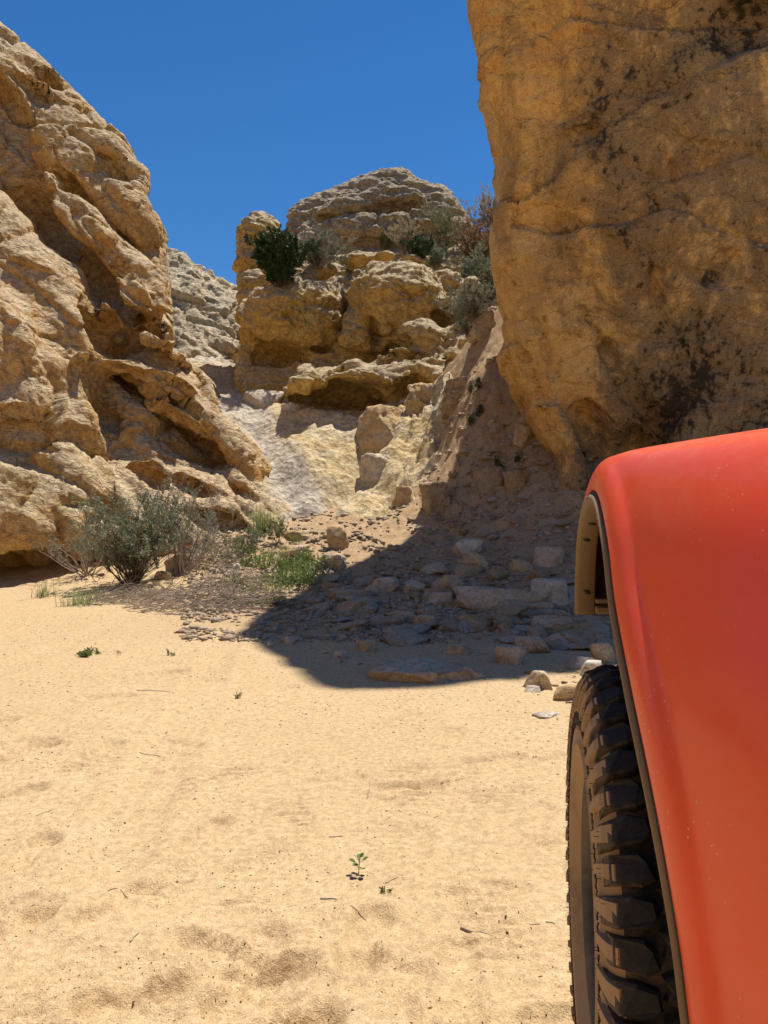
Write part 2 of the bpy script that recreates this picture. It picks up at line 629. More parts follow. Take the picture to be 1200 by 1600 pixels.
def chute_mat():
    N = NT('slickrock')
    g = N.n('ShaderNodeAttribute', attribute_name='scour').outputs['Fac']
    n1 = N.noise(1.1, 6, 0.65, dist=0.6)
    n3 = N.noise(11, 6, 0.68)
    n4 = N.noise(60, 3, 0.6)
    c = N.mix(N.ramp(n1, 0.40, 0.60), (0.56, 0.41, 0.20), (0.56, 0.45, 0.28))
    c = N.mix(N.ramp(N.math('ADD', g, N.math('MULTIPLY', N.math('SUBTRACT', n3, 0.5), 0.5)), 0.36, 0.74), c, (0.50, 0.43, 0.33))
    c = N.mix(0.5, c, N.grey(N.ramp(n3, 0.1, 0.9)), 'OVERLAY')
    c = N.mix(0.3, c, N.grey(N.ramp(n4, 0.1, 0.9)), 'OVERLAY')
    b = N.bump(N.noise(4, 6, 0.66), 0.08, 0.9)
    b = N.bump(N.voro(9.0), 0.05, 0.6, b)
    b = N.bump(N.noise(30, 5, 0.7), 0.018, 0.9, b)
    return N.done(c, 0.85, b, 0.2)


M['chute'] = chute_mat()


def stone_mat(name, a, b_, crust, bump=1.0):
    N = NT(name)
    oi = N.n('ShaderNodeObjectInfo')
    vec = N.n('ShaderNodeVectorMath', operation='ADD')
    N.put(vec.inputs[0], N.coord)
    N.put(vec.inputs[1], oi.outputs['Location'])
    v = vec.outputs[0]
    n1 = N.noise(2.5, 5, 0.6, vec=v)
    n2 = N.noise(14, 6, 0.68, vec=v, dist=0.4)
    n3 = N.noise(90, 3, 0.6, vec=v)
    c = N.mix(oi.outputs['Random'], a, b_)
    c = N.mix(N.ramp(n1, 0.42, 0.66), c, crust)
    c = N.mix(N.math('MULTIPLY', N.ramp(n2, 0.56, 0.72), 0.5), c, (0.13, 0.085, 0.055))
    c = N.mix(0.5, c, N.grey(N.ramp(n2, 0.1, 0.9)), 'OVERLAY')
    c = N.mix(0.3, c, N.grey(N.ramp(n3, 0.15, 0.85)), 'OVERLAY')
    b = N.bump(n2, 0.035 * bump)
    b = N.bump(N.voro(13.0, vec=v), 0.03 * bump, 0.7, b)
    b = N.bump(N.noise(1.0, 5, 0.7, vec=N.map(scale=(18, 18, 60), vec=v)), 0.012 * bump, 0.8, b)
    b = N.bump(n3, 0.004 * bump, 1.0, b)
    return N.done(c, 0.92, b, 0.2)


M['stone'] = stone_mat('stone_tan', (0.52, 0.365, 0.205), (0.52, 0.39, 0.25), (0.56, 0.46, 0.335))
M['stone_grey'] = stone_mat('stone_grey', (0.52, 0.425, 0.31), (0.55, 0.45, 0.33), (0.64, 0.55, 0.43))
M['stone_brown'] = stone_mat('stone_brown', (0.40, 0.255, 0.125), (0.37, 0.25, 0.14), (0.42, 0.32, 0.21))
M['stone_gold'] = stone_mat('stone_gold', (0.54, 0.355, 0.155), (0.52, 0.355, 0.175), (0.54, 0.43, 0.285))


def leaf_mat(name, a, b_, c3=None, trans=0.25, rough=0.6):
    N = NT(name)
    oi = N.n('ShaderNodeAttribute', attribute_name='tone')
    c = N.mix(oi.outputs['Fac'], a, b_)
    if c3:
        n = N.noise(2.2, 3)
        c = N.mix(N.math('MULTIPLY', N.ramp(n, 0.5, 0.7), 0.7), c, c3)
    N.done(c, rough, None, 0.2)
    tr = N.n('ShaderNodeBsdfTranslucent')
    N.put(tr.inputs[0], c)
    ms = N.n('ShaderNodeMixShader')
    ms.inputs[0].default_value = trans
    out = N.t.nodes['Material Output']
    N.t.links.new(N.b.outputs[0], ms.inputs[1])
    N.t.links.new(tr.outputs[0], ms.inputs[2])
    N.t.links.new(ms.outputs[0], out.inputs['Surface'])
    return N.m


M['sage'] = leaf_mat('leaf_grey_green', (0.16, 0.195, 0.105), (0.33, 0.36, 0.235))
M['sage_pale'] = leaf_mat('leaf_pale_grey', (0.20, 0.20, 0.135), (0.32, 0.31, 0.22))
M['green'] = leaf_mat('leaf_green', (0.13, 0.19, 0.05), (0.29, 0.34, 0.12))
M['olive'] = leaf_mat('leaf_olive', (0.15, 0.17, 0.055), (0.27, 0.27, 0.11))
M['juniper'] = leaf_mat('leaf_juniper', (0.025, 0.055, 0.018), (0.07, 0.115, 0.035), trans=0.12)
M['rusty'] = leaf_mat('leaf_rusty', (0.24, 0.135, 0.065), (0.34, 0.21, 0.105))
M['straw'] = leaf_mat('straw', (0.34, 0.26, 0.15), (0.50, 0.42, 0.28))
M['seedling'] = leaf_mat('leaf_seedling', (0.05, 0.10, 0.02), (0.11, 0.18, 0.04), trans=0.15, rough=0.45)


def twig_mat(name, a, b_):
    N = NT(name)
    at_ = N.n('ShaderNodeAttribute', attribute_name='tone')
    c = N.mix(at_.outputs['Fac'], a, b_)
    n = N.noise(60, 3)
    c = N.mix(0.4, c, N.grey(n), 'OVERLAY')
    return N.done(c, 0.9, None, 0.15)


M['twig'] = twig_mat('twig_grey', (0.22, 0.165, 0.125), (0.46, 0.38, 0.30))
M['stem'] = twig_mat('stem_brown', (0.10, 0.065, 0.04), (0.20, 0.14, 0.09))
M['debris'] = twig_mat('debris', (0.13, 0.075, 0.035), (0.36, 0.245, 0.135))
M['chips'] = twig_mat('chips', (0.30, 0.21, 0.125), (0.42, 0.335, 0.24))
# ------------------------------------------------------------------ ground: one sheet of sand out to the horizon
_gp = []
for (x, y, z) in [(-7, -8, 0), (0, -8, 0), (7, -8, 0), (-6, -1, 0), (0, -1, 0), (6, -1, 0.02), (-4, 2.5, 0), (0, 2.5, 0), (4, 2.5, 0.03),
                  (-3.4, 5.5, 0.03), (0, 5.0, 0), (3, 5.2, 0.03), (-14, 4, 0.1), (-12, 11, 0.3), (5, 8, 0.3), (9, 8, 0.4), (4.5, 11, 1.1), (9, 13, 1.6),
                  (-11, 17, 1.6), (-6, 17, 1.8), (3.2, 16.5, 4.6), (5.5, 16, 4.8), (9, 19, 5), (0, 26, 5), (-8, 27, 5.2), (8, 27, 6), (-20, 30, 4.5), (20, 30, 5.5)]:
    _gp.append((x, y, z))
for (px, py, d) in [(200, 960, 8), (60, 940, 9.2), (0, 905, 11.3), (200, 905, 10.6), (320, 890, 11.2), (400, 960, 8.0), (430, 900, 10.3),
                    (480, 880, 11), (525, 855, 12), (490, 812, 13.4), (600, 815, 13), (640, 800, 13.2), (560, 1000, 6.5), (700, 1040, 5.5),
                    (700, 960, 7.9), (700, 900, 10), (740, 860, 11.2), (860, 930, 8.8), (860, 860, 10.5), (900, 800, 11.5), (870, 770, 12),
                    (760, 800, 12.5), (722, 740, 13.3), (735, 690, 13.7), (790, 720, 13.2), (800, 655, 13.9), (735, 590, 14.8), (775, 540, 15.3),
                    (790, 480, 16.3), (845, 610, 14.2)]:
    _gp.append(tuple(at(px, py, d)))
for (px, py, d, dz) in [(440, 720, 15.8, -0.5), (400, 640, 18, -0.6), (330, 590, 21, -0.6), (560, 700, 15.6, -0.5), (560, 640, 18, -0.8), (300, 560, 24, -0.5), (665, 690, 14.9, -.35), (645, 740, 14.4, -.3), (690, 640, 15.4, -.3), (640, 650, 15.8, -.4)]:
    p = at(px, py, d)
    _gp.append((p[0], p[1], p[2] + dz))
_gp = np.array(_gp)


def _tps_fit(P, lam=0.02):
    n = len(P)
    d = np.linalg.norm(P[:, None, :2] - P[None, :, :2], axis=2)
    K = d * d * np.log(d + 1e-9) + lam * np.eye(n)
    A = np.zeros((n + 3, n + 3))
    A[:n, :n] = K
    A[:n, n] = 1; A[:n, n + 1:] = P[:, :2]
    A[n, :n] = 1; A[n + 1:, :n] = P[:, :2].T
    return np.linalg.solve(A, np.concatenate([P[:, 2], np.zeros(3)]))


def _tps(P, w, x, y):
    out = np.full(x.shape, w[len(P)])
    out = out + w[len(P) + 1] * x + w[len(P) + 2] * y
    for k in range(len(P)):
        d2 = (x - P[k, 0]) ** 2 + (y - P[k, 1]) ** 2 + 1e-9
        out += w[k] * 0.5 * d2 * np.log(d2)
    return out


_gw = _tps_fit(_gp)

# marks people, tyres and wind left in the sand: (x, y, length, width, angle, depth)
FOOT = [(-0.57, 1.74, .30, .12, .35, .022), (-0.42, 1.93, .30, .12, -.5, .018), (-0.75, 2.15, .30, .12, 1.1, .016), (-0.98, 2.02, .30, .13, 1.3, .018),
        (-0.30, 1.78, .28, .12, .9, .014), (-1.15, 2.45, .32, .13, 1.4, .014), (-0.62, 2.62, .30, .12, 1.2, .013), (0.02, 1.85, .28, .11, -.4, .010),
        (0.28, 2.20, .30, .12, .2, .008), (-1.45, 2.95, .32, .13, .8, .014), (-0.2, 3.15, .3, .12, .3, .009), (0.55, 2.75, .3, .12, 1.2, .008),
        (0.75, 3.4, .3, .12, .5, .008), (-0.95, 3.6, .3, .13, -.6, .010), (-2.0, 3.9, .32, .13, 1.0, .012), (0.1, 4.1, .3, .13, .9, .010), (-0.22, 1.62, .3, .13, .6, .02),
        (0.33, 3.75, .3, .13, 1.3, .010), (-1.6, 4.5, .3, .13, .4, .012), (-0.6, 4.7, .3, .13, 1.1, .010), (0.12, 2.55, .27, .11, 1.5, .008)]
TREAD = [(-0.42, 2.28, .42, .17, .12, .008), (-0.10, 2.02, .5, .2, -.5, .007), (0.12, 1.72, .36, .2, .5, .007), (0.5, 1.8, .5, .2, .1, .006),
         (0.62, 2.4, .6, .2, .25, .006), (0.95, 3.2, .7, .2, .3, .007), (-1.3, 3.3, .5, .2, .2, .006), (0.35, 3.0, .5, .2, .2, .006), (-0.35, 2.75, .5, .2, .15, .006)]


_r = random.Random(77)
for _k in range(16):
    _yy = 1.6 * (7.0 / 1.6) ** _r.random()
    FOOT.append((_r.uniform(-.55, .28) * _yy, _yy, .31, .13, _r.uniform(-.2, 3.0), _r.uniform(.008, .016)))
for _k in range(16):
    _yy = 1.6 * (6.0 / 1.6) ** _r.random()
    TREAD.append((_r.uniform(-.45, .25) * _yy, _yy, _r.uniform(.3, .7), .2, _r.uniform(-.3, .4), _r.uniform(.004, .007)))


def ground_z(x, y):
    x = np.asarray(x, float); y = np.asarray(y, float)
    r = np.sqrt(x * x + (y - 8) ** 2)
    z = _tps(_gp, _gw, x, y)
    k = smooth(24, 60, r)
    return z * (1 - k) + 4.0 * k


def ground_detail(x, y):
    z0 = np.zeros_like(x)
    p = np.stack([x, y, z0], 1)
    r = np.hypot(x, y - 5)
    near = 1 - smooth(7, 11, r)
    rocky = smooth(9, 12, y) * (1 - smooth(26, 40, r))
    z = 0.030 * fbm(p / 1.7, 3)
    z += near * (0.010 * fbm(p * np.array([1.6, 2.6, 1]) + 3, 3) + 0.005 * fbm(p * np.array([4.5, 8, 1]) + 5, 3) + 0.0035 * fbm(p * 11 + 7, 3))
    z += rocky * (0.10 * fbm(p * 0.9 + 11, 4) + 0.05 * billow(p * 2.2 + 4, 3) + 0.02 * fbm(p * 7, 3))
    tal = smooth(11.0, 12.6, y) * smooth(0.2, 1.2, x) * (1 - smooth(26, 40, r))
    if tal.max() > 0:
        fa, ea = facets(p * np.array([2.2, 2.2, 1]) + 8)
        fb, eb = facets(p * np.array([5.5, 5.5, 1]) + 3)
        z += tal * (0.03 * fa + 0.035 * fb + 0.10 * fbm(p * 0.7 + 31, 3))
    # churned soft sand left of the middle
    churn = smooth(0.05, 0.5, fbm(p * 0.55 + 21, 2) + 0.3 * smooth(0.5, -2.0, x))
    z += near * churn * 0.005 * billow(p * np.array([4.0, 6.0, 1]) + 2, 3)
    for (x0_, k_, ph) in ((-0.95, 0.10, 0.), (-2.35, 0.10, 2.)):
        u = x - (x0_ + k_ * (y - 2) * -0.6 + 0.10 * np.sin(y * .7 + ph))
        e = np.exp(-(u / .11) ** 4) * near * smooth(-.35, .25, pnoise(p * .8 + 13 + ph))
        z += e * (-0.016 + 0.0045 * np.sin((y + .5 * np.abs(u)) / .052 * 6.283)) + near * 0.008 * np.exp(-((np.abs(u) - .16) / .045) ** 2)
    for (fx, fy, L, Wd, a, dp) in FOOT:
        m = (np.abs(x - fx) < .5) & (np.abs(y - fy) < .5)
        u = (x[m] - fx) * math.cos(a) + (y[m] - fy) * math.sin(a)
        v = -(x[m] - fx) * math.sin(a) + (y[m] - fy) * math.cos(a)
        u = u + .02 * pnoise(p[m] * 9); v = v + .02 * pnoise(p[m] * 9 + 5)
        w = Wd * (0.5 - 0.13 * np.cos(u / L * 6.5))
        q = np.sqrt((u / (L * .5)) ** 2 + (v / w) ** 2)
        z[m] += 1.5 * dp * (-(1 - smooth(0.78, 1.06, q)) + 0.5 * np.exp(-((q - 1.2) / .18) ** 2))
    for (fx, fy, L, Wd, a, dp) in TREAD:
        m = (np.abs(x - fx) < .5) & (np.abs(y - fy) < .5)
        u = (x[m] - fx) * math.cos(a) + (y[m] - fy) * math.sin(a)
        v = -(x[m] - fx) * math.sin(a) + (y[m] - fy) * math.cos(a)
        e = (1 - smooth(.3, .5, np.abs(v) / L)) * (1 - smooth(.3, .55, np.abs(u) / Wd)) * smooth(-.25, .2, pnoise(p[m] * 5))
        z[m] += 1.9 * dp * e * (np.sin(v / 0.052 * 6.28 + 6 * np.abs(u)) - .3)
    return z


def _axis(segs):
    out = [segs[0][0]]
    for (a, b, s0, s1) in segs:
        n = max(1, int(abs(b - a) / ((s0 + s1) / 2)))
        t = np.linspace(0, 1, n + 1)[1:]
        if abs(s1 - s0) > 1e-6:
            # spacing runs smoothly from s0 to s1
            k = s1 / s0
            w = (k ** t - 1) / (k - 1)
        else:
            w = t
        out += list(a + (b - a) * w)
    return np.array(out)


_gx = _axis([(-600, -30, 60, 2), (-30, -7, 2, .10), (-7, -2.2, .10, .022), (-2.2, 1.5, .016, .016), (1.5, 4.5, .022, .09), (4.5, 30, .09, 2), (30, 600, 2, 60)])
_gy = _axis([(-600, -20, 60, 2), (-20, 1.2, 1.5, .03), (1.2, 3.6, .015, .015), (3.6, 8, .018, .035), (8, 17, .04, .06), (17, 34, .08, 1.5), (34, 900, 1.5, 70)])
_X, _Y = np.meshgrid(_gx, _gy, indexing='ij')
_x, _y = _X.ravel(), _Y.ravel()
_z = ground_z(_x, _y) + ground_detail(_x, _y)
nx_, ny_ = len(_gx), len(_gy)
_i = np.arange(nx_ * ny_).reshape(nx_, ny_)
_q = np.stack([_i[:-1, :-1], _i[1:, :-1], _i[1:, 1:], _i[:-1, 1:]], -1).reshape(-1, 4)
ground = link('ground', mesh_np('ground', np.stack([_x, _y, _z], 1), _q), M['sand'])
_dp = np.stack([_x, _y, 0 * _x], 1)
_shade_tint = smooth(5.6, 8.4, _y + 1.2 * fbm(_dp * .6 + 40, 3) + .5 * fbm(_dp * 2.6, 3)) * smooth(-3.4, -0.6, _x + .8 * fbm(_dp * .5 + 3, 2) + .0 * _y)  # far floor and slope where the shade is painted into the sand
ground.data.attributes.new('shade_tint', 'FLOAT', 'POINT').data.foreach_set('value', (0.9 * _shade_tint).astype(np.float32))
tag(ground, 'pale tan sand of the wash floor', kind='structure')
_Zg = _z.reshape(nx_, ny_)


def gz(x, y):
    """height of the finished sand surface at one spot"""
    i = int(np.clip(np.searchsorted(_gx, x) - 1, 0, nx_ - 2))
    j = int(np.clip(np.searchsorted(_gy, y) - 1, 0, ny_ - 2))
    u = (x - _gx[i]) / (_gx[i + 1] - _gx[i]); v = (y - _gy[j]) / (_gy[j + 1] - _gy[j])
    return float((_Zg[i, j] * (1 - u) + _Zg[i + 1, j] * u) * (1 - v) + (_Zg[i, j + 1] * (1 - u) + _Zg[i + 1, j + 1] * u) * v)


def on_ground(px, py):
    """the spot on the ground that the picture shows at a pixel"""
    ax, az = (px - 600) / 1200.0, -(py - 800) / 1200.0
    prev = 1.2
    d = 1.2
    while d < 30:
        if CAM_H + az * d < gz(ax * d, d):
            lo, hi = prev, d
            for _ in range(14):
                m = (lo + hi) / 2
                if CAM_H + az * m < gz(ax * m, m): hi = m
                else: lo = m
            d = hi
            return np.array([ax * d, d, gz(ax * d, d)])
        prev = d
        d += 0.04
    return at(px, py, 12.0)
# ------------------------------------------------------------------ the slickrock chute the water runs down
def rect_patch(x0, x1, y0, y1, s, zf):
    gx = np.arange(x0, x1, s); gy = np.arange(y0, y1, s)
    X, Y = np.meshgrid(gx, gy, indexing='ij')
    x, y = X.ravel(), Y.ravel()
    z = zf(x, y)
    i = np.arange(len(x)).reshape(len(gx), len(gy))
    q = np.stack([i[:-1, :-1], i[1:, :-1], i[1:, 1:], i[:-1, 1:]], -1).reshape(-1, 4)
    return mesh_np('patch', np.stack([x, y, z], 1), q)


_cp = []
for (px, py, d) in [(490, 815, 13.3), (460, 780, 13.9), (430, 735, 14.7), (400, 700, 15.4), (380, 660, 16.4), (350, 625, 18), (420, 625, 17.8), (470, 640, 17.2),
                    (520, 665, 16.4), (560, 690, 15.9), (560, 740, 14.9), (520, 770, 14.2), (480, 720, 15.0), (450, 680, 16.0), (600, 740, 14.8), (580, 790, 13.8),
                    (620, 790, 13.6), (640, 740, 14.4), (660, 690, 14.9), (690, 640, 15.4), (640, 650, 15.8), (600, 690, 15.4), (560, 810, 13.3), (330, 600, 20),
                    (300, 570, 22), (280, 552, 24.5), (360, 580, 21.5), (710, 600, 15.6)]:
    _cp.append(at(px, py, d))
for (x, y, z) in [(-5.5, 15, 2.4), (-5.5, 18, 4), (1.6, 13.2, 0.9), (-3.2, 12.6, .1), (-1, 12.4, .3), (0.8, 12.4, .4), (1.8, 17, 4.0), (0, 19, 3.4), (-1.5, 20, 3.6), (-7, 23, 5.8), (0.5, 24, 4.5)]:
    _cp.append(np.array([x, y, z]))
_cp = np.array(_cp)
_cw = _tps_fit(_cp, 0.03)


def flow_co(x, y):
    """round the plunge at the chute's foot: across the flow, along the flow"""
    dx, dy = x + 1.15, y - 11.6
    return np.arctan2(dx, dy), np.hypot(dx, dy)


def chute_z(x, y):
    z = _tps(_cp, _cw, x, y)
    p = np.stack([x, y, np.zeros_like(x)], 1)
    th, rr = flow_co(x, y)
    fl = np.stack([th * 7, rr * 0.55, np.zeros_like(x)], 1)
    st = np.stack([th * 2.0, rr * 1.15 + 0.5 * fbm(p * .7, 2), np.zeros_like(x)], 1)
    z = z + 0.07 * fbm(fl + 6, 3) + 0.12 * fbm(p * 0.9, 4) + 0.04 * fbm(p * 4.0, 3) + 0.10 * np.tanh(3 * pnoise(st * 1.4)) + 0.04 * np.tanh(3 * pnoise(st * 3.7 + 2))
    fc_, ec_ = facets(p * np.array([2.6, 2.6, 1]) + 14)
    z = z + 0.05 * fc_
    # rougher blocks right of the water's path
    rough = smooth(-0.5, 0.5, x - 0.1 * (y - 14))
    fa, ea = facets(p * np.array([1.7, 1.7, 1]) + 4.4)
    fb, eb = facets(p * np.array([4.2, 4.2, 1]) + 1.4)
    z = z + rough * (0.22 * fa + 0.08 * fb)
    # a worn trough down the left and a second one beside the boulders
    for (pts, dep, w) in (([(-2.9, 16.6), (-2.2, 15.2), (-1.35, 13.6)], .30, .33), ([(0.0, 16.2), (-0.4, 15.2), (-0.95, 14.2), (-1.2, 13.5)], .26, .25)):
        dm = np.full(x.shape, 9.0)
        for a in range(len(pts) - 1):
            x1, y1 = pts[a]; x2, y2 = pts[a + 1]
            t = np.clip(((x - x1) * (x2 - x1) + (y - y1) * (y2 - y1)) / ((x2 - x1) ** 2 + (y2 - y1) ** 2), 0, 1)
            dm = np.minimum(dm, np.hypot(x - x1 - t * (x2 - x1), y - y1 - t * (y2 - y1)))
        z = z - dep * np.exp(-(dm / w) ** 2)
    # its rim dives under the sand
    edge = np.minimum(np.minimum(x + 6.5, 2.0 - x), np.minimum(y - 12.9, 25.0 - y))
    return z - 0.9 * (1 - smooth(0.0, 0.7, edge))


me = rect_patch(-7.5, 2.2, 12.6, 25.5, 0.045, chute_z)
co = get_co(me)
th, rr = flow_co(co[:, 0], co[:, 1])
_pl = [(-3.3, 17.6), (-2.75, 16.2), (-2.1, 15.0), (-1.35, 13.7)]
dm = np.full(len(co), 9.0)
for a in range(3):
    e = np.array(_pl[a + 1]) - np.array(_pl[a]); w_ = co[:, :2] - np.array(_pl[a])
    t_ = np.clip((w_ @ e) / (e @ e), 0, 1)
    dm = np.minimum(dm, np.linalg.norm(w_ - t_[:, None] * e, axis=1))
sc_ = 0.30 + 0.5 * np.exp(-(dm / .5) ** 2) + 0.16 * smooth(16.0, 17.5, co[:, 1]) + 0.45 * fbm(np.stack([th * 9, rr * 0.5, 0 * th], 1) + 2.5, 4) - 0.2 * smooth(0.0, 0.9, co[:, 0])
me.attributes.new('scour', 'FLOAT', 'POINT').data.foreach_set('value', sc_.astype(np.float32))
chute = link('slickrock_chute', me, M['chute'])
tag(chute, 'pale grey and yellow water-worn slickrock chute in the middle of the canyon', kind='structure')

# ------------------------------------------------------------------ left cliff
S = Solid((-10.6, 7.4, -0.6), (-0.2, 21.0, 15.6), 0.088)
L = dict(kz=0.50, kx=0.52, x0=-5.0)
S.add(S.slab([(-400, -300), (-60, -10), (0, 35), (60, 82), (120, 142), (190, 228), (212, 268), (218, 345), (255, 415), (266, 470), (258, 540), (300, 605), (355, 660),
              (398, 722), (470, 800), (480, 880), (-400, 980)], 12.7, depth=6, r=0.6, **L))
# upper dome, its lip overhanging
S.add(S.slab([(-400, -300), (0, 35), (60, 80), (120, 140), (190, 225), (217, 270), (222, 345), (200, 335), (168, 300), (150, 262), (135, 268), (150, 310), (110, 300), (70, 262), (45, 222), (30, 170), (0, 120), (-400, -20)], 11.75, depth=4, r=0.35, **L), 0.08)
S.add(S.slab([(0, 125), (30, 190), (60, 250), (100, 295), (150, 330), (170, 352), (212, 372), (226, 345), (180, 290), (120, 220), (60, 140)], 12.05, depth=3, r=0.35, **L), 0.1)
# second band of ledges
S.add(S.slab([(70, 268), (140, 330), (205, 388), (278, 436), (276, 500), (252, 492), (205, 445), (170, 425), (150, 400), (120, 372), (95, 345)], 11.85, depth=3, r=0.22, **L), 0.06)
S.add(S.slab([(65, 262), (130, 305), (175, 368), (150, 395), (110, 362), (80, 330)], 11.5, depth=3, r=0.25, **L), 0.08)
S.add(S.slab([(172, 428), (200, 425), (235, 450), (232, 480), (212, 490), (180, 466)], 11.3, depth=3, r=0.16, **L), 0.05)
S.add(S.slab([(192, 492), (225, 488), (258, 505), (270, 520), (262, 548), (225, 532)], 11.7, depth=3, r=0.15, **L), 0.05)
S.add(S.slab([(150, 470), (180, 478), (188, 505), (170, 520), (150, 500)], 11.6, depth=3, r=0.15, **L), 0.05)
# lower left mass, in buttresses
S.add(S.slab([(-400, 200), (0, 285), (25, 318), (60, 372), (105, 400), (122, 450), (130, 500), (150, 560), (135, 610), (118, 640), (140, 700), (150, 780), (165, 850), (120, 880), (-400, 930)], 11.2, kz=0.46, kx=0.44, x0=-5.0, depth=4, r=0.45), 0.1)
S.add(S.slab([(30, 378), (60, 375), (106, 402), (116, 440), (80, 450), (50, 430)], 10.95, kz=0.6, kx=0.45, x0=-5.0, depth=3, r=0.15), 0.05)
S.add(S.slab([(72, 475), (110, 452), (140, 490), (158, 548), (135, 575), (95, 558)], 10.75, kz=0.55, kx=0.46, x0=-5.0, depth=3, r=0.14), 0.05)
S.add(S.slab([(-400, 380), (0, 430), (45, 470), (85, 560), (100, 600), (105, 660), (75, 720), (90, 790), (60, 860), (-400, 880)], 10.75, kz=0.42, kx=0.42, x0=-5.0, depth=3, r=0.35), 0.1)
S.add(S.slab([(60, 640), (95, 660), (125, 720), (140, 790), (110, 840), (70, 800), (80, 720)], 10.75, kz=0.6, kx=0.45, x0=-5.0, depth=3, r=0.25), 0.08)
# middle ledges with shade under them
S.add(S.slab([(150, 535), (205, 545), (258, 575), (305, 608), (292, 632), (245, 605), (195, 585), (155, 575)], 11.45, depth=3, r=0.12, **L), 0.05)
S.add(S.slab([(225, 625), (250, 598), (290, 605), (345, 648), (388, 693), (404, 726), (385, 742), (340, 705), (290, 668), (240, 645)], 11.75, depth=3, r=0.14, **L), 0.05)
S.add(S.slab([(150, 600), (200, 630), (240, 650), (262, 690), (215, 690), (165, 660)], 11.6, kz=0.7, kx=0.45, x0=-5.0, depth=3, r=0.15), 0.05)
S.add(S.slab([(340, 700), (390, 700), (412, 735), (395, 762), (350, 745)], 11.9, depth=3, r=0.15, **L), 0.05)
# sloping foot
S.add(S.slab([(130, 640), (210, 660), (300, 715), (395, 755), (480, 806), (500, 880), (330, 880), (130, 860)], 11.2, kz=0.85, kx=0.45, x0=-5.0, depth=4, r=0.3), 0.15)
# behind its visible edge the cliff draws away to the left
S.cut(np.maximum(-S.half(-4.05, 14.9, -0.36, 1.0), 4.4 - S.Z), 0.3)
S.cut(np.maximum(-S.half(-4.95, 15.8, -0.42, 1.0), 7.6 - S.Z), 0.2)
# hollows
for (px, py, rx, ry, rz, rot, off) in [(200, 606, .75, .42, .24, -.45, .05), (315, 690, .65, .34, .2, -.65, .03), (335, 818, .5, .7, .2, -.2, .15), (25, 885, 1.7, .8, .42, .05, .0),
                                       (180, 262, .50, .6, .30, -.8, .1), (122, 298, .55, .55, .18, -.75, .1), (75, 118, .3, .4, .10, -.7, .1), (62, 345, .9, .55, .55, -.9, .1),
                                       (140, 425, .9, .5, .32, -.8, .1), (225, 508, .4, .6, .2, -.5, .1), (165, 515, .45, .6, .35, -.8, .15), (232, 745, .35, .35, .12, -.5, .1),
                                       (45, 700, .6, .4, .45, 0, .1), (150, 720, .2, .4, .22, .3, .05), (172, 650, .3, .4, .16, -.3, .05), (118, 790, .22, .35, .12, .2, .05),
                                       (40, 130, .45, .35, .10, -.7, .05), (255, 660, .3, .4, .12, -.5, .05),
                                       (300, 760, .4, .35, .10, -.45, .05), (380, 770, .35, .35, .08, -.5, .05)]:
    S.hollow(px, py, rx, ry, rz, rot, off)
me = subdivided(S.mesh('cliff_left', True), 1)
weather(me, bed=(0.62, -0.25, 0.74), big=0.10, lump=0.0, strata=0.055, fine=0.026, crack=0.11, lump_s=0.8, bed_s=0.6, seed=3.1, pits=0.0, crack_s=2.4, facet=0.17, facet_s=2.9, fine_s=.22)
cliff_left = link('cliff_left', me, M['left'])
tag(cliff_left, 'tall tan sandstone cliff with tilted ledges and hollows on the left', kind='structure')

# ------------------------------------------------------------------ right cliff, overhanging and in its own shade
S = Solid((-0.2, 6.6, -0.4), (8.6, 17.5, 17.2), 0.11)
R = dict(kz=-0.20, kx=-0.22, x0=3.0)
S.add(S.slab([(970, -1100), (850, -760), (765, -540), (738, -400), (722, -200), (722, -90), (733, 0), (757, 90), (778, 165), (784, 250), (777, 330), (786, 420), (800, 520), (826, 600), (856, 650), (882, 705), (880, 750), (862, 775), (900, 860),
              (1900, 900), (1900, -480), (1400, -640), (1190, -840), (1090, -1060)], 12.6, depth=6, r=0.35, **R))
S.add(S.slab([(900, -560), (878, -100), (880, 120), (884, 300), (905, 400), (955, 470), (985, 540), (1000, 620), (1010, 720), (1030, 860), (1900, 900), (1900, -330)], 12.32, depth=4, r=0.22, **R), 0.12)
S.add(S.slab([(1010, -500), (1030, 40), (1060, 150), (1110, 260), (1030, 330), (985, 420), (1040, 520), (1080, 560), (1200, 600), (1900, 600), (1900, -300)], 12.12, depth=4, r=0.25, **R), 0.15)
S.add(S.slab([(842, 628), (880, 620), (905, 680), (925, 740), (985, 810), (860, 800), (872, 760), (880, 715)], 11.95, kz=-0.1, kx=-0.22, x0=3.0, depth=3, r=0.3), 0.15)
for (a, b) in [(1085, 545), (1140, 555), (1185, 540), (1240, 560)]:
    S.add(S.slab([(a - 28, b + 10), (a, b - 15), (a + 24, b + 12), (a + 34, b + 300), (a - 36, b + 300)], 11.72, kz=-0.05, kx=-0.22, x0=3.0, depth=3, r=0.2), 0.06)
for (px, py, rx, ry, rz, rot, off) in [(932, 690, .30, .40, .70, .45, .1), (1010, 640, .14, .35, .6, .6, .05), (955, 560, .08, .2, .5, .35, .03), (1035, 480, .10, .25, .8, .25, .03), (1000, 705, .6, .4, .35, .2, .1),
                                       (1165, 45, .5, .35, .4, .3, .0), (900, 205, .5, .12, .10, .0, .0), (860, 560, .06, .15, .4, .2, .0), (1120, 420, .4, .2, .25, .5, .0)]:
    S.hollow(px, py, rx, ry, rz, rot, off)
S.cut(S.half(0.95, 11.4, 0.42, 0.9), 0.3)
def on_solid(S, pts):
    return [at(px, py, S.hit(px, py) or 10.5) for (px, py) in pts]
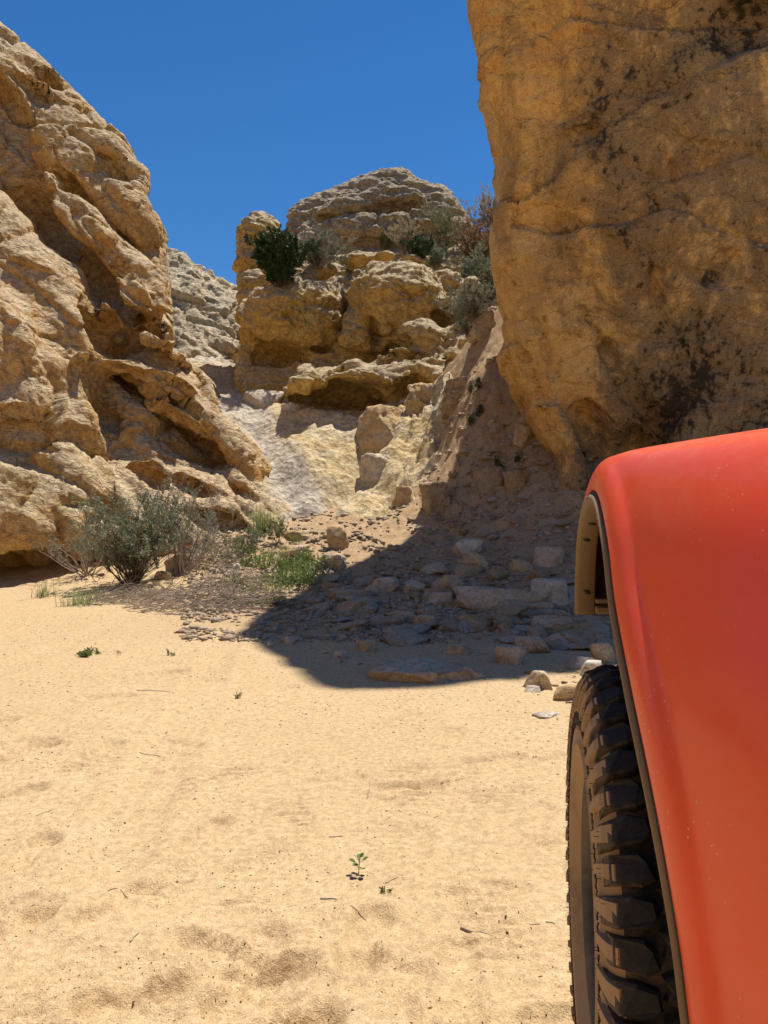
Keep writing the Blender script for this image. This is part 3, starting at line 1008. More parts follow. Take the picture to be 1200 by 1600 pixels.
RG = [on_solid(S, l) for l in ([(1010, 10), (1025, 60), (1040, 130), (1052, 190)], [(1000, 225), (1015, 262), (1030, 320), (1042, 380)], [(1040, 248), (1060, 290), (1075, 320)], [(838, 0), (836, 60), (842, 110)],
      [(880, 185), (940, 178), (1000, 190), (1060, 180)], [(930, 358), (975, 356), (1010, 358)], [(1035, 360), (1030, 440), (1045, 500), (1075, 540), (1085, 570)], [(1100, 440), (1090, 500), (1095, 560)],
      [(905, 480), (935, 525), (945, 565)], [(1088, 560), (1085, 610), (1078, 660)], [(1130, 560), (1148, 620), (1160, 650)], [(960, 600), (985, 640), (1010, 665)], [(800, 430), (805, 500), (815, 560)], [(850, 500), (862, 560), (880, 600)],
      [(1180, 100), (1190, 200), (1196, 330)], [(1110, 620), (1112, 680)])]
me = subdivided(S.mesh('cliff_right'), 1)
weather(me, bed=(0.10, -0.1, 0.98), big=0.05, lump=0.008, strata=0.02, fine=0.018, crack=0.05, lump_s=1.2, bed_s=0.6, seed=11.7, pits=0.03, crack_s=2.6, facet=0.11, facet_s=2.6)
grooves(me, RG)
cliff_right = link('cliff_right', me, M['right'])
tag(cliff_right, 'overhanging orange sandstone cliff streaked with black varnish, in shade on the right', kind='structure')

# ------------------------------------------------------------------ the butte at the head of the canyon
butte = empty('butte', at(560, 640, 20))
tag(butte, 'rounded sandstone butte with alcoves at the head of the canyon', kind='structure')


def part(S, name, mat, root, levels=1, **kw):
    me = subdivided(S.mesh(name), levels)
    weather(me, **kw)
    co = get_co(me) - np.array(root.location, np.float32)
    set_co(me, co)
    return link(name, me, mat, root)


S = Solid((-4.6, 15.8, 2.0), (5.6, 27.0, 11.5), 0.11)
# shelf carrying the shrubs, and the mass behind
S.add(S.slab([(374, 460), (410, 425), (470, 395), (560, 394), (640, 398), (700, 385), (780, 350), (860, 330), (860, 640), (700, 640), (440, 640), (372, 620)], 20.4, kz=0.75, z0=6, depth=6, r=0.6))
S.add(S.slab([(368, 432), (400, 420), (430, 435), (415, 470), (392, 500), (385, 540), (382, 612), (366, 622), (372, 520)], 20.0, kz=0.3, z0=6, depth=3, r=0.4), .15)
# left bulge: a big rounded boss over a smooth hollow
S.add(S.ell(at(462, 508, 20.6), (1.42, 1.9, 1.12), .12), 0.1)
S.add(S.slab([(378, 600), (384, 560), (420, 545), (480, 545), (535, 540), (530, 570), (490, 590), (440, 610), (400, 628), (374, 625)], 19.5, kz=0.3, z0=4.5, depth=4, r=0.5), 0.15)
# right bulge
S.add(S.ell(at(628, 492, 20.3), (1.55, 2.0, 1.22), -.35), 0.08)
S.add(S.slab([(526, 500), (556, 440), (580, 425), (610, 470), (640, 520), (600, 548), (560, 552), (532, 535)], 18.9, kz=0.35, z0=5, depth=4, r=0.35), 0.08)
S.add(S.ell(at(660, 535, 18.6), (.7, 1.2, .5), -.2), 0.08)
# stepped ledges on the right
S.add(S.slab([(640, 548), (660, 515), (700, 505), (745, 482), (790, 470), (800, 560), (730, 575), (700, 590), (650, 590)], 17.3, kz=0.8, z0=4.5, depth=4, r=0.2), 0.08)
S.add(S.slab([(690, 545), (720, 520), (760, 512), (770, 545), (720, 570)], 16.7, kz=0.8, z0=4.5, depth=3, r=0.15), 0.06)
# the long overhanging lip above the big alcove
S.add(S.slab([(446, 602), (470, 574), (530, 564), (575, 556), (620, 540), (655, 545), (690, 560), (718, 570), (705, 592), (655, 600), (625, 612), (585, 592), (520, 592), (478, 608)], 16.6, kz=0.75, z0=4, depth=4, r=0.18), 0.06)
S.add(S.slab([(442, 600), (520, 585), (640, 590), (720, 580), (720, 660), (560, 720), (440, 660)], 17.7, kz=0.25, z0=4, depth=4, r=0.4), 0.12)
# blocks along the shelf
for (px, py, d, rx, rz) in [(500, 425, 20.6, .5, .22), (560, 408, 20.8, .45, .2), (600, 402, 21.0, .4, .18), (640, 412, 20.6, .45, .2), (700, 440, 20.0, .5, .35), (735, 455, 19.4, .45, .3), (705, 475, 19, .4, .25), (480, 440, 20.4, .4, .25)]:
    S.add(S.ell(at(px, py, d), (rx, .5, rz), .1), 0.05)
# alcoves
for (px, py, rx, ry, rz, rot, off) in [(526, 632, 1.15, 1.1, .58, -.1, .2), (430, 556, .62, .7, .40, -.05, .15), (640, 606, .5, .7, .2, .35, .2), (586, 520, .2, .5, .45, .2, .1), (655, 552, .4, .5, .10, .1, .1),
                                       (690, 497, .35, .4, .15, -.3, .1), (350, 585, .5, 1.2, .7, 0, .4), (538, 480, .10, .8, .8, -.15, .1), (600, 556, .5, .5, .10, .15, .1), (500, 545, .3, .4, .14, .0, .1), (620, 530, .35, .4, .12, -.2, .1),
                                       (470, 470, .3, .3, .08, .1, .0), (640, 455, .35, .3, .07, -.3, .0)]:
    S.hollow(px, py, rx, ry, rz, rot, off)
part(S, 'shelf_rock', M['butte'], butte, bed=(0.12, -0.1, 0.98), big=0.12, lump=0.045, strata=0.05, fine=0.045, crack=0.05, lump_s=0.8, bed_s=0.5, seed=23.0, pits=0.06, crack_s=2.0, facet=0.09, facet_s=1.3, fine_s=.28)

S = Solid((-4.3, 23.0, 8.0), (5.2, 31.0, 15.4), 0.12)
S.add(S.slab([(442, 352), (456, 322), (500, 294), (560, 272), (606, 258), (630, 252), (645, 262), (664, 280), (700, 294), (722, 318), (748, 356), (760, 400), (740, 420), (450, 420)], 24.6, kz=0.48, z0=10, depth=6, r=0.7))
S.add(S.slab([(446, 372), (500, 345), (560, 335), (640, 330), (690, 336), (700, 352), (650, 362), (560, 372), (480, 392), (450, 400)], 24.2, kz=0.3, z0=10, depth=4, r=0.25), .12)
S.add(S.slab([(480, 332), (540, 302), (600, 286), (650, 292), (672, 312), (600, 322), (530, 338)], 24.15, kz=0.35, z0=10, depth=4, r=0.3), .15)
part(S, 'cap_rock', M['cap'], butte, bed=(0.08, -0.1, 0.98), big=0.12, lump=0.04, strata=0.075, fine=0.04, crack=0.05, lump_s=0.9, bed_s=0.42, seed=37.3, crack_s=1.6, pits=0.06, facet=0.06, facet_s=1.2)

S = Solid((-4.9, 19.6, 7.0), (-2.0, 24.5, 10.6), 0.09)
S.add(S.ell(at(409, 380, 22.0), (.70, 1.0, .86), .1))
S.add(S.ell(at(400, 420, 21.8), (.55, .9, .6), .1), .2)
part(S, 'knob', M['butte'], butte, bed=(0.2, -0.1, 0.97), big=0.08, lump=0.05, strata=0.06, fine=0.035, crack=0.05, lump_s=0.8, bed_s=0.4, seed=41.0, facet=0.06)

# ------------------------------------------------------------------ the paler ridge far up the left side
S = Solid((-15, 23.5, 2.5), (-4.2, 42, 16.5), 0.16)
S.add(S.slab([(150, 300), (215, 365), (255, 378), (280, 384), (300, 408), (335, 424), (362, 434), (372, 470), (385, 545), (350, 575), (280, 572), (150, 590)], 25.5, kz=0.95, z0=5, kx=0.3, x0=-7, depth=7, r=0.5))
me = subdivided(S.mesh('ridge'), 1)
weather(me, bed=(0.5, -0.2, 0.84), big=0.3, lump=0.10, strata=0.10, fine=0.05, crack=0.16, lump_s=1.3, bed_s=0.5, seed=51.0, crack_s=1.7, facet=0.12, facet_s=1.6)
ridge = link('ridge', me, M['ridge'])
tag(ridge, 'pale sandstone ridge behind the left cliff', kind='structure')

# ------------------------------------------------------------------ unseen wall added left of and behind the viewer to bounce warm light
_a = np.linspace(math.radians(172), math.radians(292), 150)
_h = np.linspace(-0.5, 11.5, 60)
A_, H_ = np.meshgrid(_a, _h, indexing='ij')
a_, h_ = A_.ravel(), H_.ravel()
rad = 10.5 + 5.0 * smooth(math.radians(180), math.radians(270), a_) + 0.28 * np.maximum(h_, 0) + 0.02 * h_ ** 2
pp = np.stack([rad * np.cos(a_), 5.5 + rad * np.sin(a_), h_], 1)
rad = rad + 0.9 * fbm(pp / 4.0, 3) + 0.35 * np.tanh(2.5 * pnoise(pp * np.array([.15, .15, 1.1]))) + 0.25 * billow(pp / 1.3, 3)
top = smooth(9.0, 11.5, h_ + 1.2 * fbm(pp / 3.0 + 5, 2))
rad = rad + 5.0 * top
pp = np.stack([rad * np.cos(a_), 5.5 + rad * np.sin(a_), h_], 1)
i_ = np.arange(len(a_)).reshape(len(_a), len(_h))
q_ = np.stack([i_[:-1, :-1], i_[:-1, 1:], i_[1:, 1:], i_[1:, :-1]], -1).reshape(-1, 4)
wall = link('bounce_wall', mesh_np('bounce_wall', pp, q_), M['left'])
tag(wall, 'tan sandstone wall added out of view behind the viewer to bounce warm light', kind='structure')
# ------------------------------------------------------------------ boulders and stones, each its own thing
def ico(sub):
    bm = bmesh.new()
    bmesh.ops.create_icosphere(bm, subdivisions=sub, radius=1.0)
    v = np.array([x.co[:] for x in bm.verts], np.float32)
    f = np.array([[w.index for w in x.verts] for x in bm.faces], np.int32)
    bm.free()
    return v, f


ICO = {k: ico(k) for k in (2, 3, 4, 5)}


def boulder_mesh(size, seed, sub=3, cuts=9, rough=0.05, sharp=0.75, beds=0.0):
    """an angular block: flat faces split off a lump, edges a little worn, then weathered"""
    r = np.random.default_rng(seed)
    v, f = ICO[max(3, sub)]
    d = v.astype(np.float64)
    # distance from the centre to a solid bounded by random planes
    n = [np.array([0, 0, 1.]), np.array([0, 0, -1.])]
    o = [r.uniform(.62, .85), .8]
    for k in range(cuts):
        a = 6.283 * (k + r.uniform(-.35, .35)) / cuts
        q = np.array([math.cos(a), math.sin(a), r.normal(0, .38)])
        n.append(q / np.linalg.norm(q)); o.append(r.uniform(.62, 1.0))
    for k in range(4):
        q = r.normal(size=3); q[2] = abs(q[2]) * .8 + .25
        n.append(q / np.linalg.norm(q)); o.append(r.uniform(.66, .95))
    n = np.array(n); o = np.array(o)
    c = d @ n.T
    t = np.where(c > 1e-3, o[None] / np.maximum(c, 1e-3), 50)
    p_ = 10 + 52 * sharp * sharp
    rad = ((t ** -p_).sum(1)) ** (-1 / p_)
    v = (d * rad[:, None]).astype(np.float32)
    s = np.array(size, np.float32) / 2
    v = (v - (v.max(0) + v.min(0)) / 2) / ((v.max(0) - v.min(0)) / 2) * s
    me = mesh_np('stone', v, f)
    m = float(s.mean())
    co = get_co(me); no = get_no(me)
    p = co / m + seed * 3.7
    fa, ea = facets(p * 1.1)
    d = rough * m * (0.7 * fbm(p * 1.3, 3) + 0.35 * billow(p * 2.6, 2) + 0.9 * fa)
    if beds:
        d += beds * m * np.tanh(3 * pnoise(p * np.array([.4, .4, 3.2])))
    set_co(me, co + no * d[:, None])
    return me


def stone_at(name, label, px, py, w, h, mat, seed, depth=0.75, group=None, sink=0.22, rz=None, tilt=0.0, cat='stone', sub=3, d=None, cuts=6, rough=0.045, beds=0.0, sharp=.9):
    """w,h in picture points; (px,py) is the middle of its lower edge"""
    p = on_ground(px, py) if d is None else at(px, py, d)
    k = p[1] / 1200.0
    W_ = w * k
    # what the picture shows of its height is partly its top seen at a slant
    slant = max(0.0, (CAM_H - p[2]) / p[1]) * W_ * depth * 0.8
    H_ = max(h * k - slant, 0.4 * h * k) / (1 - sink)
    me = boulder_mesh((W_, W_ * depth, H_), seed, sub, cuts, rough, sharp, beds)
    o = link(name, me, M[mat])
    o.location = (p[0], p[1] + W_ * depth * 0.35, p[2] + H_ * (0.5 - sink))
    o.rotation_euler = (0, tilt, RND.uniform(-.35, .35) if rz is None else rz)
    tag(o, label, cat, group)
    return o


BIG = [
    ('flat_slab', 'long flat brown slab lying at the near edge of the shade, one tip in the sun', 672, 1064, 205, 42, 'stone', 1, .7, dict(sub=4, sink=.4, rz=.06, beds=.05, rough=.05, cuts=7)),
    ('flat_slab', 'long thick tan slab lying across the shaded rubble like a beam', 786, 953, 158, 36, 'stone', 2, .3, dict(sub=4, rz=-.1, tilt=.07, sink=.1, cuts=6, rough=.04)),
    ('boulder', 'grey jagged boulder right behind the beam-like slab', 864, 948, 62, 46, 'stone_grey', 3, .8, dict(sub=4)),
    ('boulder', 'rounded tan boulder just left of the beam-like slab', 705, 924, 70, 28, 'stone', 4, .6, dict(sub=4, sharp=.5, rough=.04)),
    ('boulder', 'pale grey angular boulder at the back of the shaded rubble', 730, 870, 46, 30, 'stone_grey', 5, .8, dict(sub=4)),
    ('flat_slab', 'tilted tan slab leaning on the pale boulder at the back of the rubble', 744, 892, 52, 28, 'stone', 6, .45, dict(sub=4, tilt=.5, sink=.15)),
    ('boulder', 'broad buried boulder at the right back of the shaded rubble', 858, 885, 52, 32, 'stone', 7, .8, dict(sub=4)),
    ('stone', 'dull half-buried stone between the two back boulders', 816, 893, 38, 20, 'stone', 8, .8, {}),
    ('flat_slab', 'low tan slab at the left end of the shaded rubble', 594, 925, 60, 24, 'stone', 9, .7, dict(sub=4, beds=.08)),
    ('stone', 'squat stone right of the low tan slab', 648, 927, 36, 22, 'stone', 10, .8, {}),
    ('boulder', 'golden squared block standing in the sun at the foot of the chute', 527, 858, 36, 37, 'stone_gold', 11, .85, dict(sub=4, sink=.12, cuts=11, sharp=.9)),
    ('flat_slab', 'wide layered slab left of the truck fender, below the grey jagged boulder', 868, 990, 92, 30, 'stone', 12, .6, dict(sub=4, beds=.08, sink=.15)),
    ('boulder', 'smooth rounded boulder near the right end of the rubble, below the layered slab', 836, 1021, 56, 30, 'stone', 13, .75, dict(sub=4, sharp=.5)),
    ('boulder', 'brown round boulder beside the near brown slab', 800, 1037, 50, 33, 'stone', 14, .8, dict(sub=4, sharp=.45, rough=.05)),
    ('stone', 'grey pointed stone under the layered slab', 872, 1010, 46, 24, 'stone_grey', 15, .8, {}),
    ('flat_slab', 'flat tan block partly hidden by the truck fender', 944, 1036, 50, 36, 'stone_gold', 16, .7, dict(sub=4, sink=.1)),
    ('stone', 'grey cobble next to the top of the tyre', 924, 1056, 42, 28, 'stone_grey', 17, .8, {}),
    ('boulder', 'sunlit angular stone left of the tyre, just outside the shade', 842, 1076, 50, 32, 'stone_gold', 18, .7, dict(sub=4, sharp=.95, cuts=7, sink=.1, rough=.03)),
    ('boulder', 'white-faced sunlit stone closest to the tyre', 884, 1094, 44, 28, 'stone_gold', 19, .7, dict(sub=4, sharp=.95, cuts=8, sink=.12, rough=.03)),
    ('flat_slab', 'thin whitish plate of rock lying flush in the sand left of the tyre', 858, 1121, 48, 12, 'stone_grey', 20, .7, dict(sink=.35)),
    ('stone', 'small pink-grey stone beside the sunlit angular stone', 833, 1083, 30, 13, 'stone_grey', 21, .7, dict(sink=.3)),
    ('flat_slab', 'sunlit flat stone between the green weeds, lower of two', 456, 870, 54, 20, 'stone_gold', 22, .6, dict(sub=4, beds=.06)),
    ('flat_slab', 'sunlit flat stone between the green weeds, upper of two', 462, 844, 44, 16, 'stone_gold', 23, .6, dict(sub=4, beds=.06)),
    ('boulder', 'boulder on the shadow line below the golden block', 522, 890, 40, 26, 'stone', 24, .8, dict(sub=4)),
    ('stone', 'yellowish smooth stone in the middle of the shaded rubble', 665, 979, 40, 20, 'stone_gold', 25, .7, dict(sharp=.5)),
    ('stone', 'slab-like stone left of the yellowish smooth stone', 631, 971, 48, 18, 'stone', 26, .6, {}),
    ('flat_slab', 'half-buried plate behind the near brown slab', 716, 1022, 54, 18, 'stone', 27, .6, dict(sink=.4)),
    ('boulder', 'grey cleft stone below the rounded tan boulder', 690, 944, 40, 22, 'stone_grey', 28, .8, {}),
    ('stone', 'round clod at the sandy left side of the shade', 573, 1017, 32, 20, 'stone', 29, .9, dict(sharp=.4)),
    ('stone', 'small whitish stone near the far left tip of the shade', 452, 1007, 19, 14, 'stone_grey', 30, .9, dict(sink=.1)),
    ('stone', 'tiny white stone, the leftmost one in the shade', 421, 1010, 13, 9, 'stone_grey', 31, .9, dict(sink=.1)),
    ('stone', 'dark stone with white bits on the sand left of the brown slab', 531, 1029, 24, 14, 'stone_grey', 32, .8, {}),
    ('boulder', 'squared golden boulder fallen on the shaded slope below the right cliff', 820, 699, 42, 34, 'stone_gold', 33, .7, dict(sub=4, sharp=.9, tilt=.45, sink=.1, rz=.2)),
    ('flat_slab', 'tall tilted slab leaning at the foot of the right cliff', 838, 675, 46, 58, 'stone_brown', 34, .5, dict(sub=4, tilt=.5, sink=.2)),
    ('boulder', 'layered tan stone at the foot of the grey-green bush', 277, 900, 48, 36, 'stone_gold', 35, .8, dict(sub=4, beds=.12, sink=.15)),
    ('stone', 'small stone below the layered tan stone by the bush', 252, 905, 26, 14, 'stone_gold', 36, .8, {}),
    ('stone', 'pale stone at the left edge of the green weeds', 368, 892, 18, 12, 'stone_grey', 37, .8, {}),
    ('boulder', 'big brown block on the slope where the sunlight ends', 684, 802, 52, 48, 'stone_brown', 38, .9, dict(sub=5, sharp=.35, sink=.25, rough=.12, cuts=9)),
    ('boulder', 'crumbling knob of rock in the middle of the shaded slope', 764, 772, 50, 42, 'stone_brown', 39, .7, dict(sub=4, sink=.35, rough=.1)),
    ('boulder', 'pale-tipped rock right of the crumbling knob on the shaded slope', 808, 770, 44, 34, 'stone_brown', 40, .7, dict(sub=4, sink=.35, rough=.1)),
    ('boulder', 'large cream boulder beside the mouth of the big alcove', 596, 706, 96, 74, 'stone_gold', 41, .75, dict(sub=5, d=15.6, sink=.2, rough=.10, beds=.04, sharp=.6)),
    ('boulder', 'cream crag standing above the large boulder', 655, 648, 56, 50, 'stone_gold', 42, .8, dict(sub=5, d=16.0, sink=.15, rough=.14, sharp=.8)),
    ('boulder', 'pitted pale rock below the large cream boulder', 590, 752, 56, 44, 'stone_grey', 43, .8, dict(sub=4, d=14.8, sink=.25, rough=.10)),
    ('boulder', 'small yellow block at the lower right of the chute', 634, 797, 36, 38, 'stone_gold', 44, .8, dict(sub=4, d=13.7, sink=.2)),
    ('boulder', 'dark-streaked boulder wedged at the top of the chute', 452, 662, 34, 34, 'stone_grey', 45, .9, dict(sub=4, d=17.0, sink=.2, rough=.09, sharp=.5)),
    ('boulder', 'long pale rock lip at the top left of the chute', 405, 640, 74, 34, 'stone_grey', 46, .8, dict(sub=4, d=17.6, sink=.2, rough=.08, sharp=.5)),
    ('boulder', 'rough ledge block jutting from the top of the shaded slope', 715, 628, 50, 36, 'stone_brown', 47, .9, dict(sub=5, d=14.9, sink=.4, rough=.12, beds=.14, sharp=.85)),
    ('boulder', 'pale chunk of rock high on the slope beside the shrubs', 752, 520, 44, 36, 'stone', 49, .9, dict(sub=4, d=15.8, sink=.25, rough=.12)),
]
SHORT = {0: 'near brown slab', 1: 'beam-like slab', 2: 'grey jagged boulder', 3: 'rounded tan boulder', 4: 'pale angular boulder', 6: 'broad buried boulder', 8: 'low tan slab', 10: 'golden squared block',
         11: 'wide layered slab', 13: 'brown round boulder', 17: 'sunlit angular stone', 18: 'white-faced sunlit stone', 21: 'lower flat stone in the weeds', 24: 'yellowish smooth stone', 29: 'whitish stone at the shadow tip',
         32: 'fallen golden boulder', 34: 'layered stone by the bush', 37: 'big brown block on the slope', 38: 'crumbling knob on the slope', 43: 'yellow block at the chute', 28: 'round clod'}
MARKS = []
for _k, (nm, lab, px, py, w, h, mat, sd, dep, kw) in enumerate(BIG):
    _o = stone_at(nm, lab, px, py, w, h, mat, sd, dep, **kw)
    if _k in SHORT: MARKS.append((SHORT[_k], _o.location.copy()))
SMALL = []
ORD = ['nearest to it', 'second nearest', 'third nearest', 'fourth nearest', 'fifth nearest', 'sixth nearest', 'seventh nearest', 'eighth nearest', 'ninth nearest', 'tenth nearest', 'eleventh nearest', 'twelfth nearest']


def label_small():
    """each small stone told apart by colour, size and where it lies from the nearest big one"""
    bins = {}
    for (o, s, tone, noun) in SMALL:
        nm, loc = min(MARKS, key=lambda m: (m[1] - o.location).length)
        d = o.location - loc
        side = ('right of' if d.x > 0 else 'left of') if abs(d.x) > abs(d.y) * .8 else ('behind' if d.y > 0 else 'in front of')
        size = 'tiny' if s < .11 else ('small' if s < .2 else 'middling')
        bins.setdefault((size, tone, noun, side, nm), []).append((d.length, o))
    for (size, tone, noun, side, nm), lst in bins.items():
        lst.sort(key=lambda a: a[0])
        for k, (_, o) in enumerate(lst):
            o['label'] = f'{size} {tone} {noun} {side} the {nm}' + (f', {ORD[min(k, 11)]}' if len(lst) > 1 else '')

# the many small ones
POOL = [boulder_mesh((1, RND.uniform(.55, .95), RND.uniform(.13, .36)), 100 + k, 3, 4 + k % 4, .035, 1.0) for k in range(16)]
for k, m_ in enumerate(POOL):
    m_.materials.append(M[('stone', 'stone_grey', 'stone', 'stone_gold')[k % 4]])


def inside(poly, x, y):
    c = False
    j = len(poly) - 1
    for i in range(len(poly)):
        xi, yi = poly[i]; xj, yj = poly[j]
        if (yi > y) != (yj > y) and x < (xj - xi) * (y - yi) / (yj - yi) + xi:
            c = not c
        j = i
    return c


def strew(poly, n, smin_, smax, label, group, name='stone', seed=1, power=2.2):
    r = random.Random(seed)
    xs = [p[0] for p in poly]; ys = [p[1] for p in poly]
    got = 0
    while got < n:
        px, py = r.uniform(min(xs), max(xs)), r.uniform(min(ys), max(ys))
        if not inside(poly, px, py):
            continue
        p = on_ground(px, py)
        s = smin_ + (smax - smin_) * r.random() ** power
        _pi = r.randrange(len(POOL))
        o = link(name, POOL[_pi])
        o.location = (p[0], p[1], p[2] + s * r.uniform(.03, .10))
        o.rotation_euler = (r.uniform(-.25, .25), r.uniform(-.25, .25), r.uniform(0, 6.28))
        o.scale = (s, s * r.uniform(.8, 1.2), s * r.uniform(.7, 1.1))
        tag(o, label, 'stone', group)
        SMALL.append((o, s, ('tan', 'grey', 'tan', 'golden')[_pi % 4], label.split()[1] if False else ('pebble' if name == 'pebble' else 'stone')))
        got += 1


strew([(500, 885), (560, 895), (660, 890), (760, 900), (890, 890), (950, 960), (955, 1040), (880, 1050), (800, 1000), (700, 990), (620, 1010), (560, 990), (480, 950)], 190, .10, .52,
      'small broken stone lying among the shaded rubble', 'small stones of the rubble', seed=5, power=1.7)
strew([(680, 830), (700, 760), (740, 680), (800, 640), (850, 690), (870, 770), (900, 800), (900, 860), (780, 850)], 70, .06, .30,
      'small chip of rock on the shaded slope under the right cliff', 'chips on the shaded slope', seed=6)
strew([(400, 860), (500, 870), (520, 900), (460, 930), (400, 930)], 9, .05, .16, 'small sunlit stone among the green weeds', 'stones among the weeds', seed=7)
strew([(130, 900), (330, 880), (360, 930), (250, 950), (150, 940)], 9, .05, .15, 'small stone under the dead twigs by the bush', 'stones under the bush', seed=8)
strew([(500, 830), (640, 800), (680, 740), (650, 810), (560, 850)], 14, .05, .18, 'small yellow stone at the foot of the slickrock chute', 'stones at the chute foot', seed=9)
strew([(815, 1050), (905, 1040), (900, 1110), (850, 1115)], 9, .03, .08, 'small sunlit chip beside the angular stones left of the tyre', 'chips by the tyre', seed=10, power=1.2)
strew([(410, 990), (560, 985), (620, 1020), (560, 1040), (480, 1030)], 14, .02, .06, 'pebble on the sandy left part of the shade', 'pebbles in the shade', name='pebble', seed=12)

label_small()

# grit that nobody could count: bark, seeds and grains on the sand
def grit(name, n, region, smin_, smax, seed, label, cat, mat, density=None):
    r = np.random.default_rng(seed)
    v0 = np.array([[1, 0, 0], [-1, 0, 0], [0, 1, 0], [0, -1, 0], [0, 0, 1], [0, 0, -1]], np.float32)
    f0 = np.array([[0, 2, 4], [2, 1, 4], [1, 3, 4], [3, 0, 4], [2, 0, 5], [1, 2, 5], [3, 1, 5], [0, 3, 5]], np.int32)
    (x0, x1, y0, y1) = region
    u = r.random(n)
    y = y0 * (y1 / y0) ** u
    x = (x0 + (x1 - x0) * r.random(n)) * y / y1
    keep = fbm(np.stack([x * 1.3, y * 1.3, 0 * x], 1) + seed, 3) + r.normal(0, .28, n) > -0.02
    x, y = x[keep], y[keep]
    n = len(x)
    z = np.array([gz(a, b) for a, b in zip(x, y)])
    s = smin_ + (smax - smin_) * r.random(n) ** 4
    s = s * (0.6 + 0.25 * y)
    a = r.random(n) * 6.28
    sx = s * r.uniform(.7, 1.9, n); sy = s * r.uniform(.6, 1.0, n); sz = s * r.uniform(.4, .8, n)
    V = np.empty((n, 6, 3), np.float32)
    lx = v0[None, :, 0] * sx[:, None] * r.uniform(.7, 1.2, (n, 6)); ly = v0[None, :, 1] * sy[:, None] * r.uniform(.7, 1.2, (n, 6))
    V[:, :, 0] = x[:, None] + lx * np.cos(a)[:, None] - ly * np.sin(a)[:, None]
    V[:, :, 1] = y[:, None] + lx * np.sin(a)[:, None] + ly * np.cos(a)[:, None]
    V[:, :, 2] = z[:, None] + v0[None, :, 2] * sz[:, None] + 0.3 * sz[:, None]
    Fc = (f0[None] + 6 * np.arange(n)[:, None, None]).reshape(-1, 3)
    me = mesh_np(name, V.reshape(-1, 3), Fc, shade=False)
    t = np.repeat(r.random(n), 6).astype(np.float32)
    me.attributes.new('tone', 'FLOAT', 'POINT').data.foreach_set('value', t)
    o = link(name, me, M[mat])
    tag(o, label, cat, kind='stuff')
    return o


grit('grit', 30000, (-4.2, 3.4, 1.4, 8.0), .0006, .0034, 3, 'dark specks of bark and grit strewn over the sunlit sand', 'grit', 'debris')
grit('gravel', 26000, (-4.0, 5.4, 6.4, 15.0), .0015, .022, 4, 'fine gravel over the floor of the wash', 'gravel', 'chips')
# ------------------------------------------------------------------ plants
class Strips:
    """collects thin tubes and leaves, then makes one mesh of them"""

    def __init__(self):
        self.v = []; self.f3 = []; self.t = []; self.n = 0

    def tube(self, pts, r0, r1, tone=0.5, sides=4):
        pts = [Vector(p) for p in pts]
        m = len(pts)
        base = self.n
        for i, p in enumerate(pts):
            d = (pts[min(i + 1, m - 1)] - pts[max(i - 1, 0)])
            if d.length < 1e-7: d = Vector((0, 0, 1))
            d.normalize()
            a = d.orthogonal().normalized(); b = d.cross(a)
            r = r0 + (r1 - r0) * i / max(1, m - 1)
            for k in range(sides):
                an = 6.2832 * k / sides
                q = p + (a * math.cos(an) + b * math.sin(an)) * r
                self.v.append(q[:]); self.t.append(tone)
        for i in range(m - 1):
            for k in range(sides):
                a0 = base + i * sides + k; a1 = base + i * sides + (k + 1) % sides
                self.f3.append((a0, a1, a1 + sides)); self.f3.append((a0, a1 + sides, a0 + sides))
        self.n += m * sides

    def leaf(self, p, d, L, w, tone, up=None):
        d = Vector(d).normalized()
        s = d.cross(Vector(up) if up is not None else Vector((RND.uniform(-1, 1), RND.uniform(-1, 1), RND.uniform(-1, 1))))
        if s.length < 1e-5: s = d.orthogonal()
        s.normalize()
        n = s.cross(d)
        p = Vector(p)
        for q in (p, p + d * L * .5 + s * w * .5 + n * L * .06, p + d * L + n * -L * .04, p + d * L * .5 - s * w * .5 + n * L * .06):
            self.v.append(q[:]); self.t.append(tone)
        b = self.n
        self.f3.append((b, b + 1, b + 2)); self.f3.append((b, b + 2, b + 3))
        self.n += 4

    def blade(self, p, d, L, w, bend, tone):
        """a grass blade: three quads bending over"""
        p = Vector(p); d = Vector(d).normalized()
        s = d.cross(Vector((0, 0, 1)))
        if s.length < 1e-4: s = Vector((1, 0, 0))
        s.normalize()
        out = Vector((d.x, d.y, 0))
        if out.length < 1e-4: out = Vector((RND.uniform(-1, 1), RND.uniform(-1, 1), 0))
        out.normalize()
        b = self.n
        for i in range(4):
            t = i / 3
            q = p + d * L * t + out * bend * L * t * t - Vector((0, 0, bend * L * .5 * t * t))
            ww = w * (1 - t * .9) * .5
            self.v.append((q - s * ww)[:]); self.v.append((q + s * ww)[:])
            self.t += [tone, tone]
        for i in range(3):
            a = b + 2 * i
            self.f3.append((a, a + 1, a + 3)); self.f3.append((a, a + 3, a + 2))
        self.n += 8

    def build(self, name, mat, parent=None, shade=False):
        me = mesh_np(name, np.array(self.v, np.float32), np.array(self.f3, np.int32), shade)
        me.attributes.new('tone', 'FLOAT', 'POINT').data.foreach_set('value', np.array(self.t, np.float32))
        return link(name, me, mat, parent)


def rdir(r, spread):
    a = r.uniform(0, 6.2832)
    e = r.random() ** .7 * spread
    return Vector((math.sin(e) * math.cos(a), math.sin(e) * math.sin(a), math.cos(e)))


